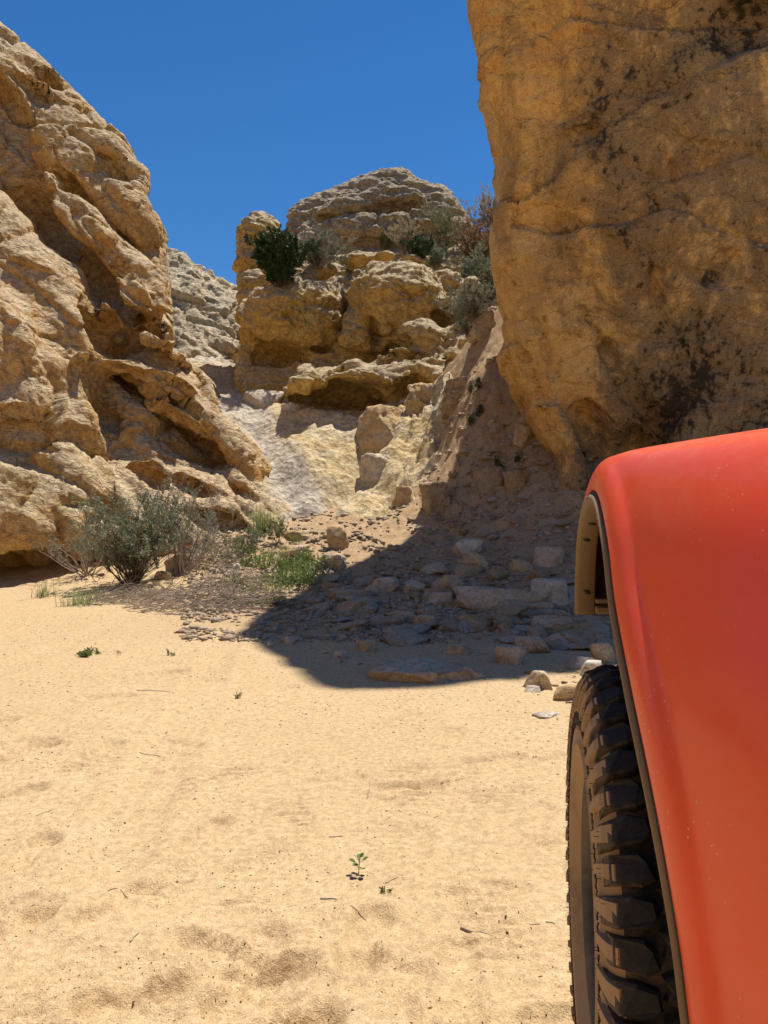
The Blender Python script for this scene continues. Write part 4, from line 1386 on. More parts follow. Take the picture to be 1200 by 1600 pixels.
def bush(name, label, base, h, spread=1.0, stems=16, leaf=(.03, .012), leaves=14, leafmat='sage', stemmat='stem', seed=1, cat='bush', group=None, twig_n=7,
         bare=0.25, sub=3, stem_r=.010, lean=(0, 0), bare_tips=0, widths=1.0):
    """a woody bush: stems fork into twigs, the twigs carry the leaves"""
    r = random.Random(seed)
    root = empty(name, base)
    tag(root, label, cat, group)
    W, Lv = Strips(), Strips()
    for s in range(stems):
        d = rdir(r, spread)
        d = (d + Vector((lean[0], lean[1], 0))).normalized()
        L = h * r.uniform(.65, 1.05) / max(.55, d.z ** .35 if d.z > 0 else .55)
        p = Vector((r.gauss(0, .05 * h), r.gauss(0, .05 * h), -0.02))
        pts = [p.copy()]
        dd = d.copy()
        segs = 6
        for k in range(segs):
            dd = (dd + Vector((r.gauss(0, .16), r.gauss(0, .16), r.gauss(.05, .10)))).normalized()
            p = p + dd * L / segs
            pts.append(p.copy())
        W.tube(pts, stem_r * h * r.uniform(.7, 1.2), stem_r * h * .25, r.random(), 4)
        for k in range(twig_n):
            t = bare + (1 - bare) * (k + r.random()) / twig_n
            i = min(int(t * segs), segs - 1)
            q = pts[i].lerp(pts[i + 1], t * segs - i)
            d2 = (dd * .5 + rdir(r, 1.5) * widths).normalized()
            L2 = L * r.uniform(.14, .32)
            tw = [q, q + d2 * L2 * .5 + Vector((0, 0, .02 * L)), q + d2 * L2 + Vector((0, 0, .08 * L2))]
            W.tube(tw, stem_r * h * .3, stem_r * h * .12, r.random(), 3)
            for j in range(sub):
                u = r.uniform(.3, 1)
                q2 = tw[0].lerp(tw[2], u)
                d3 = (d2 * .6 + rdir(r, 1.4)).normalized()
                L3 = L2 * r.uniform(.3, .7)
                e3 = q2 + d3 * L3
                W.tube([q2, e3], stem_r * h * .14, stem_r * h * .07, r.random(), 3)
                tone0 = r.random()
                for m in range(leaves):
                    pp = q2.lerp(e3, r.uniform(.1, 1.05))
                    Lv.leaf(pp, d3 * .5 + rdir(r, 2.4), leaf[0] * r.uniform(.6, 1.3), leaf[1] * r.uniform(.7, 1.2), min(1, max(0, tone0 * .6 + r.random() * .4)))
    for k in range(bare_tips):
        d = (rdir(r, spread * 1.1) + Vector((lean[0], lean[1], 0))).normalized()
        p = Vector((0, 0, 0)); pts = [p.copy()]
        for j in range(6):
            d = (d + Vector((r.gauss(0, .18), r.gauss(0, .18), r.gauss(0, .1)))).normalized()
            p = p + d * h * r.uniform(.8, 1.25) / 6
            pts.append(p.copy())
        W.tube(pts, stem_r * h * .5, stem_r * h * .12, r.uniform(.6, 1), 3)
        for j in range(3):
            q = pts[r.randrange(2, 6)]
            e = q + rdir(r, 1.6) * h * .2
            W.tube([q, e], stem_r * h * .2, stem_r * h * .08, r.uniform(.6, 1), 3)
    W.build('stems', M[stemmat], root)
    Lv.build('foliage', M[leafmat], root)
    return root


def tuft(name, label, base, h, n=60, mat='green', seed=1, spread=.8, cat='grass tuft', group=None, w=.006, r0=.06):
    r = random.Random(seed)
    S_ = Strips()
    for k in range(n):
        d = rdir(r, spread)
        p = Vector((r.gauss(0, r0), r.gauss(0, r0), -.01))
        S_.blade(p, d, h * r.uniform(.5, 1.1), w * r.uniform(.7, 1.3), r.uniform(0, .5), r.random())
    o = S_.build(name, M[mat])
    o.location = base
    tag(o, label, cat, group)
    return o


def herb(name, label, base, rad, h, n=160, mat='green', seed=1, leaf=(.042, .021), cat='weed', group=None):
    """a low leafy weed: short stalks with small leaves"""
    r = random.Random(seed)
    root = empty(name, base)
    tag(root, label, cat, group)
    W, Lv = Strips(), Strips()
    heads = [(r.uniform(0, 6.28), rad * math.sqrt(r.random()), r.uniform(.35, 1.15)) for _ in range(max(3, n // 16))]
    for k in range(n):
        ha, hq, hs = r.choice(heads)
        x, y = hq * math.cos(ha) + r.gauss(0, .13 * rad), (hq * math.sin(ha) + r.gauss(0, .13 * rad)) * .8
        q = min(rad, math.hypot(x, y))
        z = gz(base[0] + x, base[1] + y) - base[2]
        hh = h * r.uniform(.4, 1.0) * hs
        d = (Vector((x / rad * .5, y / rad * .5, 1)) + rdir(r, .6) * .4).normalized()
        e = Vector((x, y, z)) + d * hh
        W.tube([(x, y, z - .01), e], .0022, .0012, r.random(), 3)
        t0 = r.random()
        for m in range(6):
            u = r.uniform(.25, 1)
            pp = Vector((x, y, z)).lerp(e, u)
            Lv.leaf(pp, rdir(r, 1.9), leaf[0] * r.uniform(.6, 1.2), leaf[1], t0 * .6 + r.random() * .4)
    o = W.build('stalks', M['olive'], root); o['kind'] = 'stuff'
    Lv.build('leaves', M[mat], root)['kind'] = 'stuff'
    return root


# the big grey-green bush by the left cliff
b0 = on_ground(208, 915)
bush('desert_bush', 'large grey-green woody bush growing against the left cliff', b0, 1.08, .85, 32, (.044, .017), 13, 'sage', 'stem', 21, twig_n=9, sub=3, bare=.18, stem_r=.011, lean=(.04, 0), bare_tips=40)
b1 = on_ground(262, 905)
bush('desert_bush', 'sparse twiggy bush rising right behind the large grey-green bush', (b1[0] + .1, b1[1] + .35, gz(b1[0] + .1, b1[1] + .35)), 1.30, .8, 22, (.036, .014), 12, 'sage_pale', 'twig', 22, twig_n=6, sub=3, bare=.45, stem_r=.008, lean=(.22, .1), bare_tips=10)
b2 = on_ground(135, 900)
bush('desert_bush', 'pale half-dead bush at the left foot of the large grey-green bush', b2, .70, 1.15, 26, (.034, .013), 10, 'sage_pale', 'twig', 23, twig_n=5, sub=2, bare=.4, stem_r=.012, lean=(-.15, -.05), bare_tips=14)


def twig_heap(name, label, spots, seed, cat='dead twigs'):
    r = random.Random(seed)
    c = on_ground(*spots[0][:2])
    W = Strips()
    for (px, py, rad, hh, n, ang) in spots:
        b = on_ground(px, py)
        for k in range(n):
            a = r.uniform(0, 6.28); q = rad * math.sqrt(r.random())
            x, y = b[0] + q * math.cos(a), b[1] + q * math.sin(a) * .8
            z = gz(x, y) + r.random() ** 2 * hh * (1 - .6 * q / rad)
            d = Vector((math.cos(ang + r.gauss(0, .6)), math.sin(ang + r.gauss(0, .6)), r.gauss(0.05, .25)))
            p = Vector((x, y, z)); L = r.uniform(.1, .42)
            pts = []
            for j in range(4):
                g = gz(p.x, p.y) + .004
                if p.z < g: p.z = g
                pts.append((p.x - c[0], p.y - c[1], p.z - c[2]))
                d = (d + Vector((r.gauss(0, .2), r.gauss(0, .2), r.gauss(-.03, .2)))).normalized()
                p = p + d * L / 3
            R_ = r.uniform(.0022, .0058)
            W.tube(pts, R_, R_ * .5, r.random(), 3)
    o = W.build(name, M['twig'])
    o.location = c
    tag(o, label, cat)
    return o


twig_heap('twig_heap', 'tangle of grey dead twigs spread on the sand below the large bush',
          [(300, 945, .8, .22, 520, .2), (210, 935, .6, .2, 300, .1), (380, 945, .5, .12, 220, -.2)], 3)
twig_heap('twig_heap', 'fan of brown dead brush sloping down right of the large bush',
          [(330, 880, .55, .5, 460, -1.0), (360, 915, .45, .3, 300, -1.0), (300, 855, .4, .6, 300, -1.1)], 4)

# green weeds between the bush and the shade
herb('weed_patch', 'bright green weeds in front of the small hollow under the left cliff', on_ground(365, 862), .45, .22, 210, 'green', 31)
herb('weed_patch', 'broad green weeds along the left tip of the shadow', on_ground(440, 912), .6, .22, 260, 'green', 32)
herb('weed_patch', 'green weeds around the two sunlit flat stones', on_ground(478, 888), .45, .22, 240, 'green', 33)
herb('weed_patch', 'thin green weeds at the lower edge of the dead twigs', on_ground(400, 945), .35, .10, 110, 'olive', 34)
tuft('grass_tuft', 'tall fresh green grass tuft at the foot of the chute', on_ground(412, 832), .60, 200, 'green', 35, .45, w=.009, r0=.10)
tuft('grass_tuft', 'small grass tuft beside the upper flat stone', on_ground(462, 848), .25, 60, 'green', 36, .5, w=.007)
tuft('grass_tuft', 'short green grass tuft below the large bush, right of two', on_ground(126, 945), .28, 130, 'green', 37, .7, w=.007, r0=.11)
tuft('grass_tuft', 'short green grass tuft below the large bush, left of two', on_ground(68, 932), .26, 70, 'green', 38, .6, w=.007, r0=.06)
bush('small_shrub', 'small blue-grey shrub among the green weeds', on_ground(395, 862), .42, .9, 12, (.03, .012), 10, 'sage', 'twig', 39, cat='shrub', twig_n=5, stem_r=.012)
bush('small_shrub', 'round olive shrub next to the tall green grass tuft', on_ground(432, 850), .40, .9, 12, (.03, .012), 10, 'olive', 'twig', 40, cat='shrub', twig_n=5, stem_r=.012)
bush('small_shrub', 'tiny grey shrub at the left tip of the shadow', on_ground(505, 905), .28, .9, 8, (.025, .010), 8, 'sage', 'twig', 41, cat='shrub', twig_n=4, stem_r=.012)
herb('weed_patch', 'low green weeds in the open between the bush and the upper flat stone', on_ground(415, 880), .5, .16, 140, 'green', 134)
tuft('grass_tuft', 'thin green grass tuft left of the lower flat stone', on_ground(425, 878), .36, 110, 'green', 135, .6, w=.008, r0=.12)
tuft('grass_tuft', 'green grass tuft below the two flat stones', on_ground(462, 908), .32, 120, 'green', 136, .6, w=.008, r0=.14)
tuft('grass_tuft', 'pale green grass tuft below the dead brush fan', on_ground(405, 925), .28, 90, 'olive', 137, .6, w=.008, r0=.12)
herb('weed', 'compact green weed alone on the sunlit sand at the left', on_ground(132, 1026), .085, .07, 60, 'green', 42, (.022, .012))
herb('weed', 'sparse weed on the sand right of the compact green weed', on_ground(168, 1022), .10, .06, 16, 'olive', 43, (.016, .008))
herb('weed', 'single small weed sprig on the sand below the dead twigs', on_ground(268, 1025), .05, .06, 12, 'green', 44, (.016, .008))
herb('weed', 'withered weed sprig on the sunlit sand left of the shade', on_ground(372, 1092), .06, .07, 9, 'olive', 45, (.02, .006))
for (px, py, s_, lab) in [(752, 650, .34, 'dark green plant under the ledge on the shaded slope'), (792, 728, .30, 'small dark plant in the middle of the shaded slope'), (745, 610, .3, 'tiny plant beside the rough ledge block')]:
    herb('weed', lab, on_ground(px, py), s_ * .6, s_ * .6, 60, 'juniper', int(px), (.04, .018))


def seedling(base):
    root = empty('seedling', base)
    tag(root, 'small dark green seedling alone in the foreground sand', 'seedling')
    r = random.Random(5)
    W, Lv = Strips(), Strips()
    top = Vector((.004, 0, .045))
    W.tube([(0, 0, -.005), (.002, 0, .02), top], .0016, .0011, .4, 5)
    for k, (a, L, hh, u) in enumerate([(0.2, .020, .042, .8), (1.6, .018, .046, .7), (2.9, .021, .036, .6), (4.1, .020, .030, .6), (5.2, .022, .024, .4), (0.9, .016, .052, 1.2), (3.4, .014, .055, 1.3), (2.2, .018, .022, .3), (4.8, .013, .050, 1.)]):
        d = Vector((math.cos(a), math.sin(a), u * .7)).normalized()
        p = Vector((.002, 0, hh * .8))
        q = p + d * L * .6
        W.tube([p, q], .0008, .0006, .5, 4)
        # a round leaf of two bent halves
        s = d.cross(Vector((0, 0, 1))).normalized(); n = s.cross(d)
        w = L * .42
        b = Lv.n
        ring = [(0, 0), (.25, .8), (.6, 1.), (.9, .7), (1.05, 0), (.9, -.7), (.6, -1.), (.25, -.8)]
        for (u_, v_) in ring:
            pt = q + d * L * u_ + s * w * v_ + n * (abs(v_) * w * .25)
            Lv.v.append(pt[:]); Lv.t.append(r.random())
        for (i, j, m) in [(0, 1, 7), (1, 2, 6), (1, 6, 7), (2, 3, 5), (2, 5, 6), (3, 4, 5)]:
            Lv.f3.append((b + i, b + j, b + m))
        Lv.n += 8
    W.build('stalk', M['olive'], root, True)
    Lv.build('leaves', M['seedling'], root, True)


seedling(on_ground(560, 1366))
herb('weed', 'tiny dried sprout just right of the seedling', on_ground(602, 1396), .02, .025, 7, 'olive', 47, (.010, .004))

# shrubs on the butte; each stands on the rock below it
bpy.context.view_layer.update()


def on_rock(px, py, d_guess):
    """the point of the rock seen at a picture point"""
    dg = bpy.context.evaluated_depsgraph_get()
    o = Vector((0, 0, CAM_H)); t = Vector(at(px, py, d_guess)); d = (t - o).normalized()
    hit, loc, nrm, idx, ob, mat = SC.ray_cast(dg, o + d * (d_guess * .72), d)
    if hit and abs(loc.y - d_guess) < 9:
        return np.array(loc)
    return np.array(t)


bush('juniper', 'dark green juniper on the left shoulder of the butte', on_rock(436, 448, 21), 1.15, .66, 44, (.085, .030), 30, 'juniper', 'stem', 51, cat='juniper', twig_n=9, bare=.0, stem_r=.010)
bush('butte_shrub', 'rounded pale grey shrub on the butte right of the juniper', on_rock(497, 420, 22), 0.98, 1.25, 34, (0.057, 0.020), 21, 'sage_pale', 'twig', 52, cat='shrub', twig_n=6, stem_r=.009, bare=.05)
bush('butte_shrub', 'small yellow-green tuft on the shelf in the middle of the butte', on_rock(548, 432, 22), 0.65, .6, 20, (0.057, 0.016), 15, 'olive', 'twig', 53, cat='shrub', twig_n=4, stem_r=.008, bare=.05)
bush('butte_shrub', 'yellow-green shrub at the foot of the cap rock, leftmost there', on_rock(600, 392, 23), 0.60, .8, 23, (0.057, 0.019), 18, 'olive', 'twig', 54, cat='shrub', twig_n=5, stem_r=.009, bare=.05)
bush('butte_shrub', 'straw-coloured shrub at the foot of the cap rock', on_rock(632, 394, 23), 0.84, .9, 27, (0.057, 0.016), 18, 'straw', 'twig', 55, cat='shrub', twig_n=5, stem_r=.009, bare=.05)
bush('butte_shrub', 'small dark green shrub below the straw-coloured one', on_rock(655, 412, 22), 0.75, .8, 23, (0.057, 0.022), 21, 'juniper', 'stem', 56, cat='shrub', twig_n=5, stem_r=.009, bare=.05)
bush('butte_shrub', 'loose tan and green shrub below the right end of the cap rock', on_rock(695, 392, 23), 1.26, .9, 30, (0.057, 0.020), 12, 'olive', 'twig', 57, cat='shrub', twig_n=6, stem_r=.008, bare=.05)
bush('butte_shrub', 'grey-green shrub under the loose tan and green one', on_rock(680, 418, 22), 0.60, 1.0, 23, (0.057, 0.020), 15, 'sage', 'twig', 58, cat='shrub', twig_n=5, stem_r=.009, bare=.05)
bush('butte_shrub', 'rust-brown shrub close to the edge of the right cliff', on_rock(748, 408, 21), 1.09, 1.1, 37, (0.057, 0.019), 21, 'rusty', 'stem', 59, cat='shrub', twig_n=6, stem_r=.008, bare=.05)
bush('butte_shrub', 'pale straw shrub on the skyline beside the right cliff', on_rock(764, 362, 23), 1.08, 1.0, 30, (0.057, 0.018), 18, 'straw', 'twig', 60, cat='shrub', twig_n=6, stem_r=.008, bare=.05)
bush('butte_shrub', 'large light green shrub halfway up beside the right cliff', on_rock(755, 475, 18), 1.19, 1.0, 51, (0.057, 0.023), 24, 'sage', 'stem', 61, cat='shrub', twig_n=7, stem_r=.008, bare=.05)
bush('butte_shrub', 'grey-brown shrub hanging below the large light green one', on_rock(738, 500, 17.5), 0.73, 1.2, 34, (0.046, 0.019), 15, 'sage_pale', 'twig', 62, cat='shrub', twig_n=6, stem_r=.008, bare=.05)
bush('butte_shrub', 'small green shrub lowest on the rocks beside the right cliff', on_rock(724, 510, 17.3), 0.65, 1.0, 23, (0.046, 0.020), 18, 'sage', 'twig', 63, cat='shrub', twig_n=5, stem_r=.009, bare=.05)
bush('butte_shrub', 'grey dead-looking shrub above the shaded slope', on_rock(730, 526, 17), 0.40, 1.0, 20, (0.034, 0.014), 9, 'sage_pale', 'twig', 64, cat='shrub', twig_n=5, stem_r=.009, bare=.05)

# loose twigs lying on the sand
TW = [((745, 1460), .085, -.25, .0035, 'thick brown twig lying in the right foreground sand'), ((612, 1376), .05, .6, .0022, 'white straw lying right of the seedling'),
      ((514, 1405), .05, -.2, .0028, 'dark twig on the sand left of the seedling'), ((525, 1308), .045, .05, .002, 'thin twig lying flat above the seedling'),
      ((580, 1235), .12, 1.2, .0012, 'long hair-thin stalk standing out of the sand'), ((560, 1427), .05, -.5, .0018, 'short twig below the seedling'),
      ((210, 1465), .045, 1.3, .003, 'white splinter of wood in the left foreground'),
      ((185, 1388), .06, -.1, .002, 'dark twig above the white splinter'), ((70, 1270), .07, 1.0, .0016, 'pale thin stalk at the left edge of the sand'), ((235, 1180), .10, -.15, .002, 'thin dry stem on the far left sand'),
      ((240, 1080), .22, -.3, .003, 'long dry stem on the sand below the dead twigs'), ((835, 1445), .03, .2, .002, 'tiny twig near the tyre'), ((860, 1442), .025, -.4, .002, 'bit of twig closest to the tyre')]
for (pp_, L_, ang, rr_, lab) in TW:
    b = on_ground(*pp_)
    r = random.Random(int(pp_[0]))
    S_ = Strips()
    pts = []
    st = 'standing' in lab
    for k in range(6):
        t = k / 5 - .5
        x, y = L_ * t * math.cos(ang), L_ * t * math.sin(ang)
        off = L_ * .06 * math.sin(t * 5 + r.random())
        x, y = x - off * math.sin(ang), y + off * math.cos(ang)
        z = gz(b[0] + x, b[1] + y) - b[2] + rr_ * .8
        if st: z += (t + .5) * L_ * .6
        pts.append((x, y, z))
    rr_ *= .8
    S_.tube(pts, rr_, rr_ * .6, .9 if 'white' in lab or 'pale' in lab else r.uniform(.4, .9), 6)
    o = S_.build('twig', M['straw' if 'white' in lab or 'pale' in lab else 'twig'], None, True)
    o.location = b
    tag(o, lab, 'twig')
# ------------------------------------------------------------------ the orange off-road truck beside the viewer
HEAD = math.radians(9.74)
VO = Vector((0.75, 1.25, 0.0))           # the truck's own origin: right of and ahead of the viewer (right, forward)
truck = empty('truck', (VO.x * math.cos(HEAD) + VO.y * math.sin(HEAD), -VO.x * math.sin(HEAD) + VO.y * math.cos(HEAD), 0.0), -HEAD)
tag(truck, 'dusty orange-red off-road truck with a bulging fender and knobbly tyre, close on the right', 'truck')


def paint_mat():
    N = NT('orange_paint')
    n1 = N.noise(3.0, 5, 0.6, dist=0.6)
    n2 = N.noise(38.0, 5, 0.75)
    n3 = N.noise(260.0, 2, 0.6)
    base = N.mix(N.ramp(n1, 0.3, 0.7), (0.80, 0.068, 0.010), (0.77, 0.070, 0.014))
    dust = N.math('MULTIPLY', N.ramp(N.math('ADD', N.math('MULTIPLY', n1, 0.55), N.math('MULTIPLY', n2, 0.6)), 0.46, 0.92), 0.22)
    up = N.ramp(N.updown(), -0.1, 0.9)
    dust = N.math('ADD', N.math('MULTIPLY', dust, N.math('ADD', N.math('MULTIPLY', up, 0.8), 0.35)), N.math('MULTIPLY', up, 0.05))
    c = N.mix(dust, base, (0.60, 0.36, 0.22))
    # dried splashes and grains stuck to the paint
    v = N.voro(85.0)
    k = N.math('MULTIPLY', N.ramp(v, 0.14, 0.06), N.ramp(N.noise(7.0, 4, 0.7), 0.50, 0.64))
    v2 = N.voro(26.0, vec=N.map(scale=(1, 1, .45)))
    k2 = N.math('MULTIPLY', N.ramp(v2, 0.12, 0.05), N.ramp(N.noise(3.2, 3, 0.6, vec=N.map(loc=(3, 1, 2))), 0.56, 0.68))
    spots = N.math('MULTIPLY', N.math('MAXIMUM', k, k2), 0.75)
    c = N.mix(spots, c, (0.72, 0.52, 0.38))
    rough = N.math('ADD', 0.36, N.math('MULTIPLY', dust, 0.8))
    b = N.bump(N.math('ADD', N.math('MULTIPLY', n3, 0.3), spots), 0.0006, 0.6)
    N.done(c, rough, b, 0.3)
    N.b.inputs['Coat Weight'].default_value = 0.22
    N.b.inputs['Coat Roughness'].default_value = 0.12
    return N.m


def plastic_mat(name, dark=(0.022, 0.021, 0.020), dusty=(0.235, 0.165, 0.095), amt=0.9, lo=0.30, hi=0.62):
    N = NT(name)
    n1 = N.noise(9.0, 5, 0.65, dist=0.4)
    n2 = N.noise(90.0, 4, 0.7)
    k = N.math('MULTIPLY', N.ramp(N.math('ADD', N.math('MULTIPLY', n1, 0.8), N.math('MULTIPLY', n2, 0.2)), lo, hi), amt)
    c = N.mix(k, dark, dusty)
    b = N.bump(n2, 0.0012, 0.5)
    return N.done(c, 0.75, b, 0.3)


M['paint'] = paint_mat()
M['trim'] = plastic_mat('dusty_plastic', amt=0.88, lo=0.05, hi=0.5)
M['seal'] = plastic_mat('rubber_seal', amt=0.12)
M['well'] = plastic_mat('wheel_well', amt=0.35, lo=0.4, hi=0.75)
M['tread'] = plastic_mat('tread_rubber', (0.016, 0.016, 0.017), (0.24, 0.175, 0.115), 0.6, 0.42, 0.72)
M['sidewall'] = plastic_mat('sidewall_rubber', (0.05, 0.038, 0.028), (0.36, 0.245, 0.14), 0.95, 0.15, 0.5)
M['metal'] = plastic_mat('dark_metal', (0.05, 0.05, 0.05), (0.25, 0.2, 0.15), 0.4)


def glass_mat():
    N = NT('glass')
    N.done((0.03, 0.035, 0.035), 0.05, None, 0.6)
    return N.m


M['glass'] = glass_mat()


def vlink(name, me, mat, parent=None, shade=None):
    """verts given as (right, forward, up) from the viewer's feet, moved to the truck's origin"""
    me.transform(Matrix.Translation(-VO))
    return link(name, me, mat, parent or truck)


def catmull(pts, n):
    pts = [np.array(p, float) for p in pts]
    pts = [2 * pts[0] - pts[1]] + pts + [2 * pts[-1] - pts[-2]]
    out = []
    segs = len(pts) - 3
    for s in range(segs):
        p0, p1, p2, p3 = pts[s:s + 4]
        for k in range(n):
            t = k / n
            out.append(.5 * ((2 * p1) + (-p0 + p2) * t + (2 * p0 - 5 * p1 + 4 * p2 - p3) * t * t + (-p0 + 3 * p1 - 3 * p2 + p3) * t ** 3))
    out.append(pts[-2])
    return np.array(out)


# the wheel arch: (forward, up, right of the viewer), from behind the wheel over it to the front
ARCH = [(0.905, 0.27, 0.230), (0.910, 0.36, 0.214), (0.915, 0.44, 0.203), (0.922, 0.516, 0.1936), (0.935, 0.596, 0.1857), (0.955, 0.697, 0.1716), (1.0, 0.78, 0.1605), (1.07, 0.86, 0.1513), (1.17, 0.962, 0.1428),
        (1.25, 1.052, 0.1409), (1.36, 1.118, 0.1398), (1.47, 1.138, 0.1395), (1.57, 1.132, 0.1395), (1.67, 1.105, 0.1395), (1.755, 1.055, 0.1395), (1.80, 0.99, 0.1395), (1.82, 0.93, 0.1395), (1.83, 0.868, 0.1395)]
AP = catmull(ARCH, 8)
AT = np.gradient(AP, axis=0)
AT /= np.linalg.norm(AT[:, :2], axis=1)[:, None]
AN = np.stack([-AT[:, 1], AT[:, 0]], 1)      # away from the wheel
for _k in range(6):                          # no kinks in the sweep
    AN[1:-1] = (AN[:-2] + 2 * AN[1:-1] + AN[2:]) / 4
    AN /= np.linalg.norm(AN, axis=1)[:, None]
I_TOP = 11 * 8


def arch_pt(i, ds, n):
    return (AP[i, 2] + ds, AP[i, 0] + AN[i, 0] * n, AP[i, 1] + AN[i, 1] * n)


def sweep(name, section, mat, parent=None, i0=0, i1=None, closed=False, cap=False):
    """section: (right of the lip, away from the wheel) carried along the arch"""
    i1 = len(AP) if i1 is None else i1
    v, f = [], []
    m = len(section)
    for i in range(i0, i1):
        for (ds, n) in section:
            v.append(arch_pt(i, ds, n))
    rows = i1 - i0
    for i in range(rows - 1):
        for k in range(m if closed else m - 1):
            a = i * m + k; b = i * m + (k + 1) % m
            f.append((a, b, b + m, a + m))
    me = mesh_np(name, np.array(v), np.array(f))
    if cap and closed:
        bm = bmesh.new(); bm.from_mesh(me); bm.verts.ensure_lookup_table()
        for r0 in (0, (rows - 1) * m):
            try: bm.faces.new([bm.verts[r0 + k] for k in range(m)])
            except ValueError: pass
        bm.to_mesh(me); bm.free()
    return vlink(name, me, mat, parent)


# painted fender: a narrow outer face round the arch, a soft crease, behind it a flank that draws in towards the door, on top a rounded shoulder
BAND = [(0.014, 0.001), (0.003, 0.001), (0.0005, 0.004), (0.001, 0.012), (0.004, 0.026), (0.009, 0.040), (0.016, 0.052), (0.026, 0.061)]
SHOULDER = [(0.036, 0.0655), (0.050, 0.069), (0.075, 0.073), (0.12, 0.079), (0.18, 0.088), (0.25, 0.098), (0.345, 0.110)]
VS, VF = 0.355, -0.935                      # the way the flank runs back
US = [0.012, 0.03, 0.06, 0.10, 0.15, 0.21, 0.28, 0.36, 0.46, 0.58, 0.72, 0.88]
v, f = [], []
m = len(BAND)
for i in range(len(AP)):
    for (ds, n) in BAND: v.append(arch_pt(i, ds, n))
for i in range(len(AP) - 1):
    for k in range(m - 1):
        a = i * m + k
        f.append((a, a + 1, a + 1 + m, a + m))
crease = [arch_pt(i, *BAND[-1]) for i in range(len(AP))]
# shoulder rows over the front half and, carried back along the flank, over the rear half
def grid(rows):
    base = len(v)
    w = len(rows[0])
    for r_ in rows: v.extend(r_)
    for i in range(len(rows) - 1):
        for k in range(w - 1):
            a = base + i * w + k
            f.append((a, a + 1, a + 1 + w, a + w))
grid([[arch_pt(i, ds, n) for (ds, n) in [BAND[-1]] + SHOULDER] for i in range(I_TOP, len(AP))])
apex = np.array(crease[I_TOP])
rel = [np.array(arch_pt(I_TOP, *q)) - apex for q in [BAND[-1]] + SHOULDER]
def flank(c, u):
    c = np.array(c)
    k = min(1.0, u / .05)
    bow = 0.010 * math.sin(min(1, u / .5) * math.pi) * k          # slightly crowned sheet metal
    return tuple(c + np.array([VS * u - bow * .9, VF * u, 0.004 * k]))
rows = []
for i in range(0, I_TOP + 1):
    rows.append([tuple(crease[i])] + [flank(crease[i], u) for u in US])
grid(rows)
rows = []
for q in rel:
    rows.append([tuple(apex + q)] + [tuple(np.array(flank(apex, u)) + q) for u in US])
grid(rows)
me = mesh_np('fender', np.array(v), np.array(f))
bm = bmesh.new(); bm.from_mesh(me)
bmesh.ops.remove_doubles(bm, verts=bm.verts[:], dist=.0004)
bmesh.ops.recalc_face_normals(bm, faces=bm.faces[:])
bm.to_mesh(me); bm.free()
for p_ in me.polygons: p_.use_smooth = True
me = subdivided(me, 1)
me.materials.clear()
flare = vlink('fender', me, M['paint'])
sm_ = flare.modifiers.new('sheet', 'SOLIDIFY'); sm_.thickness = 0.0012; sm_.offset = -1
sweep('rubber_seal', [(0.013, 0.0002), (0.0015, 0.0002), (-0.0005, -0.002), (0.0005, -0.0065), (0.013, -0.0065)], M['seal'], flare, closed=True, cap=True)
trim = sweep('arch_trim', [(0.012, -0.006), (-0.001, -0.0055), (-0.0055, -0.008), (-0.0065, -0.013), (-0.003, -0.019), (0.004, -0.0215), (0.018, -0.0215), (0.036, -0.0200), (0.039, -0.017), (0.036, -0.012)], M['trim'], None, closed=True, cap=True)
# clip slots in the inside of the trim
for (i, ds) in [(106, .020), (112, .014), (129, .020), (96, .022)]:
    i = min(i, len(AP) - 4)
    v = []
    for (a, b) in ((-1, -.0045), (1, -.0045), (1, .0045), (-1, .0045)):
        for n in (-0.0235, -0.020):
            c = AP[i].copy(); c[:2] += AT[i, :2] * b + AN[i] * n
            v.append((c[2] + ds + a * .006 + b * .6, c[0], c[1]))
    f = [(0, 2, 4, 6), (1, 3, 5, 7), (0, 1, 3, 2), (2, 3, 5, 4), (4, 5, 7, 6), (6, 7, 1, 0)]
    vlink('clip_slot', mesh_np('clip_slot', np.array(v), np.array(f), False), M['seal'], trim)
# wheel well liner
sweep('wheel_well', [(0.034, -0.012), (0.038, 0.030), (0.10, 0.045), (0.40, 0.050), (0.62, 0.045)], M['well'])


# ----
def vbox(name, lo, hi, mat, parent=None, bevel=0.02, seg=3, taper=None):
    bm = bmesh.new()
    bmesh.ops.create_cube(bm, size=1.0)
    for v in bm.verts:
        v.co = Vector([lo[k] + (hi[k] - lo[k]) * (v.co[k] + .5) for k in range(3)])
    if taper: 
        for v in bm.verts: taper(v)
    bmesh.ops.bevel(bm, geom=bm.edges[:], offset=bevel, segments=seg, affect='EDGES', profile=.5)
    me = bpy.data.meshes.new(name); bm.to_mesh(me); bm.free()
    for p in me.polygons: p.use_smooth = True
    return vlink(name, me, mat, parent)


# well back wall with a pocket and cross member, seen through the gap
vbox('splash_shield', (0.62, 0.60, 0.30), (0.66, 1.95, 1.16), M['well'], bevel=.008)
vbox('flare_bracket', (0.178, 1.775, 0.872), (0.50, 1.835, 0.886), M['trim'], bevel=.003)
vbox('flare_bracket', (0.178, 1.79, 0.893), (0.50, 1.84, 0.903), M['trim'], bevel=.003)
vbox('lamp_pocket', (0.20, 1.84, 0.90), (0.44, 1.90, 1.08), M['well'], bevel=.02)
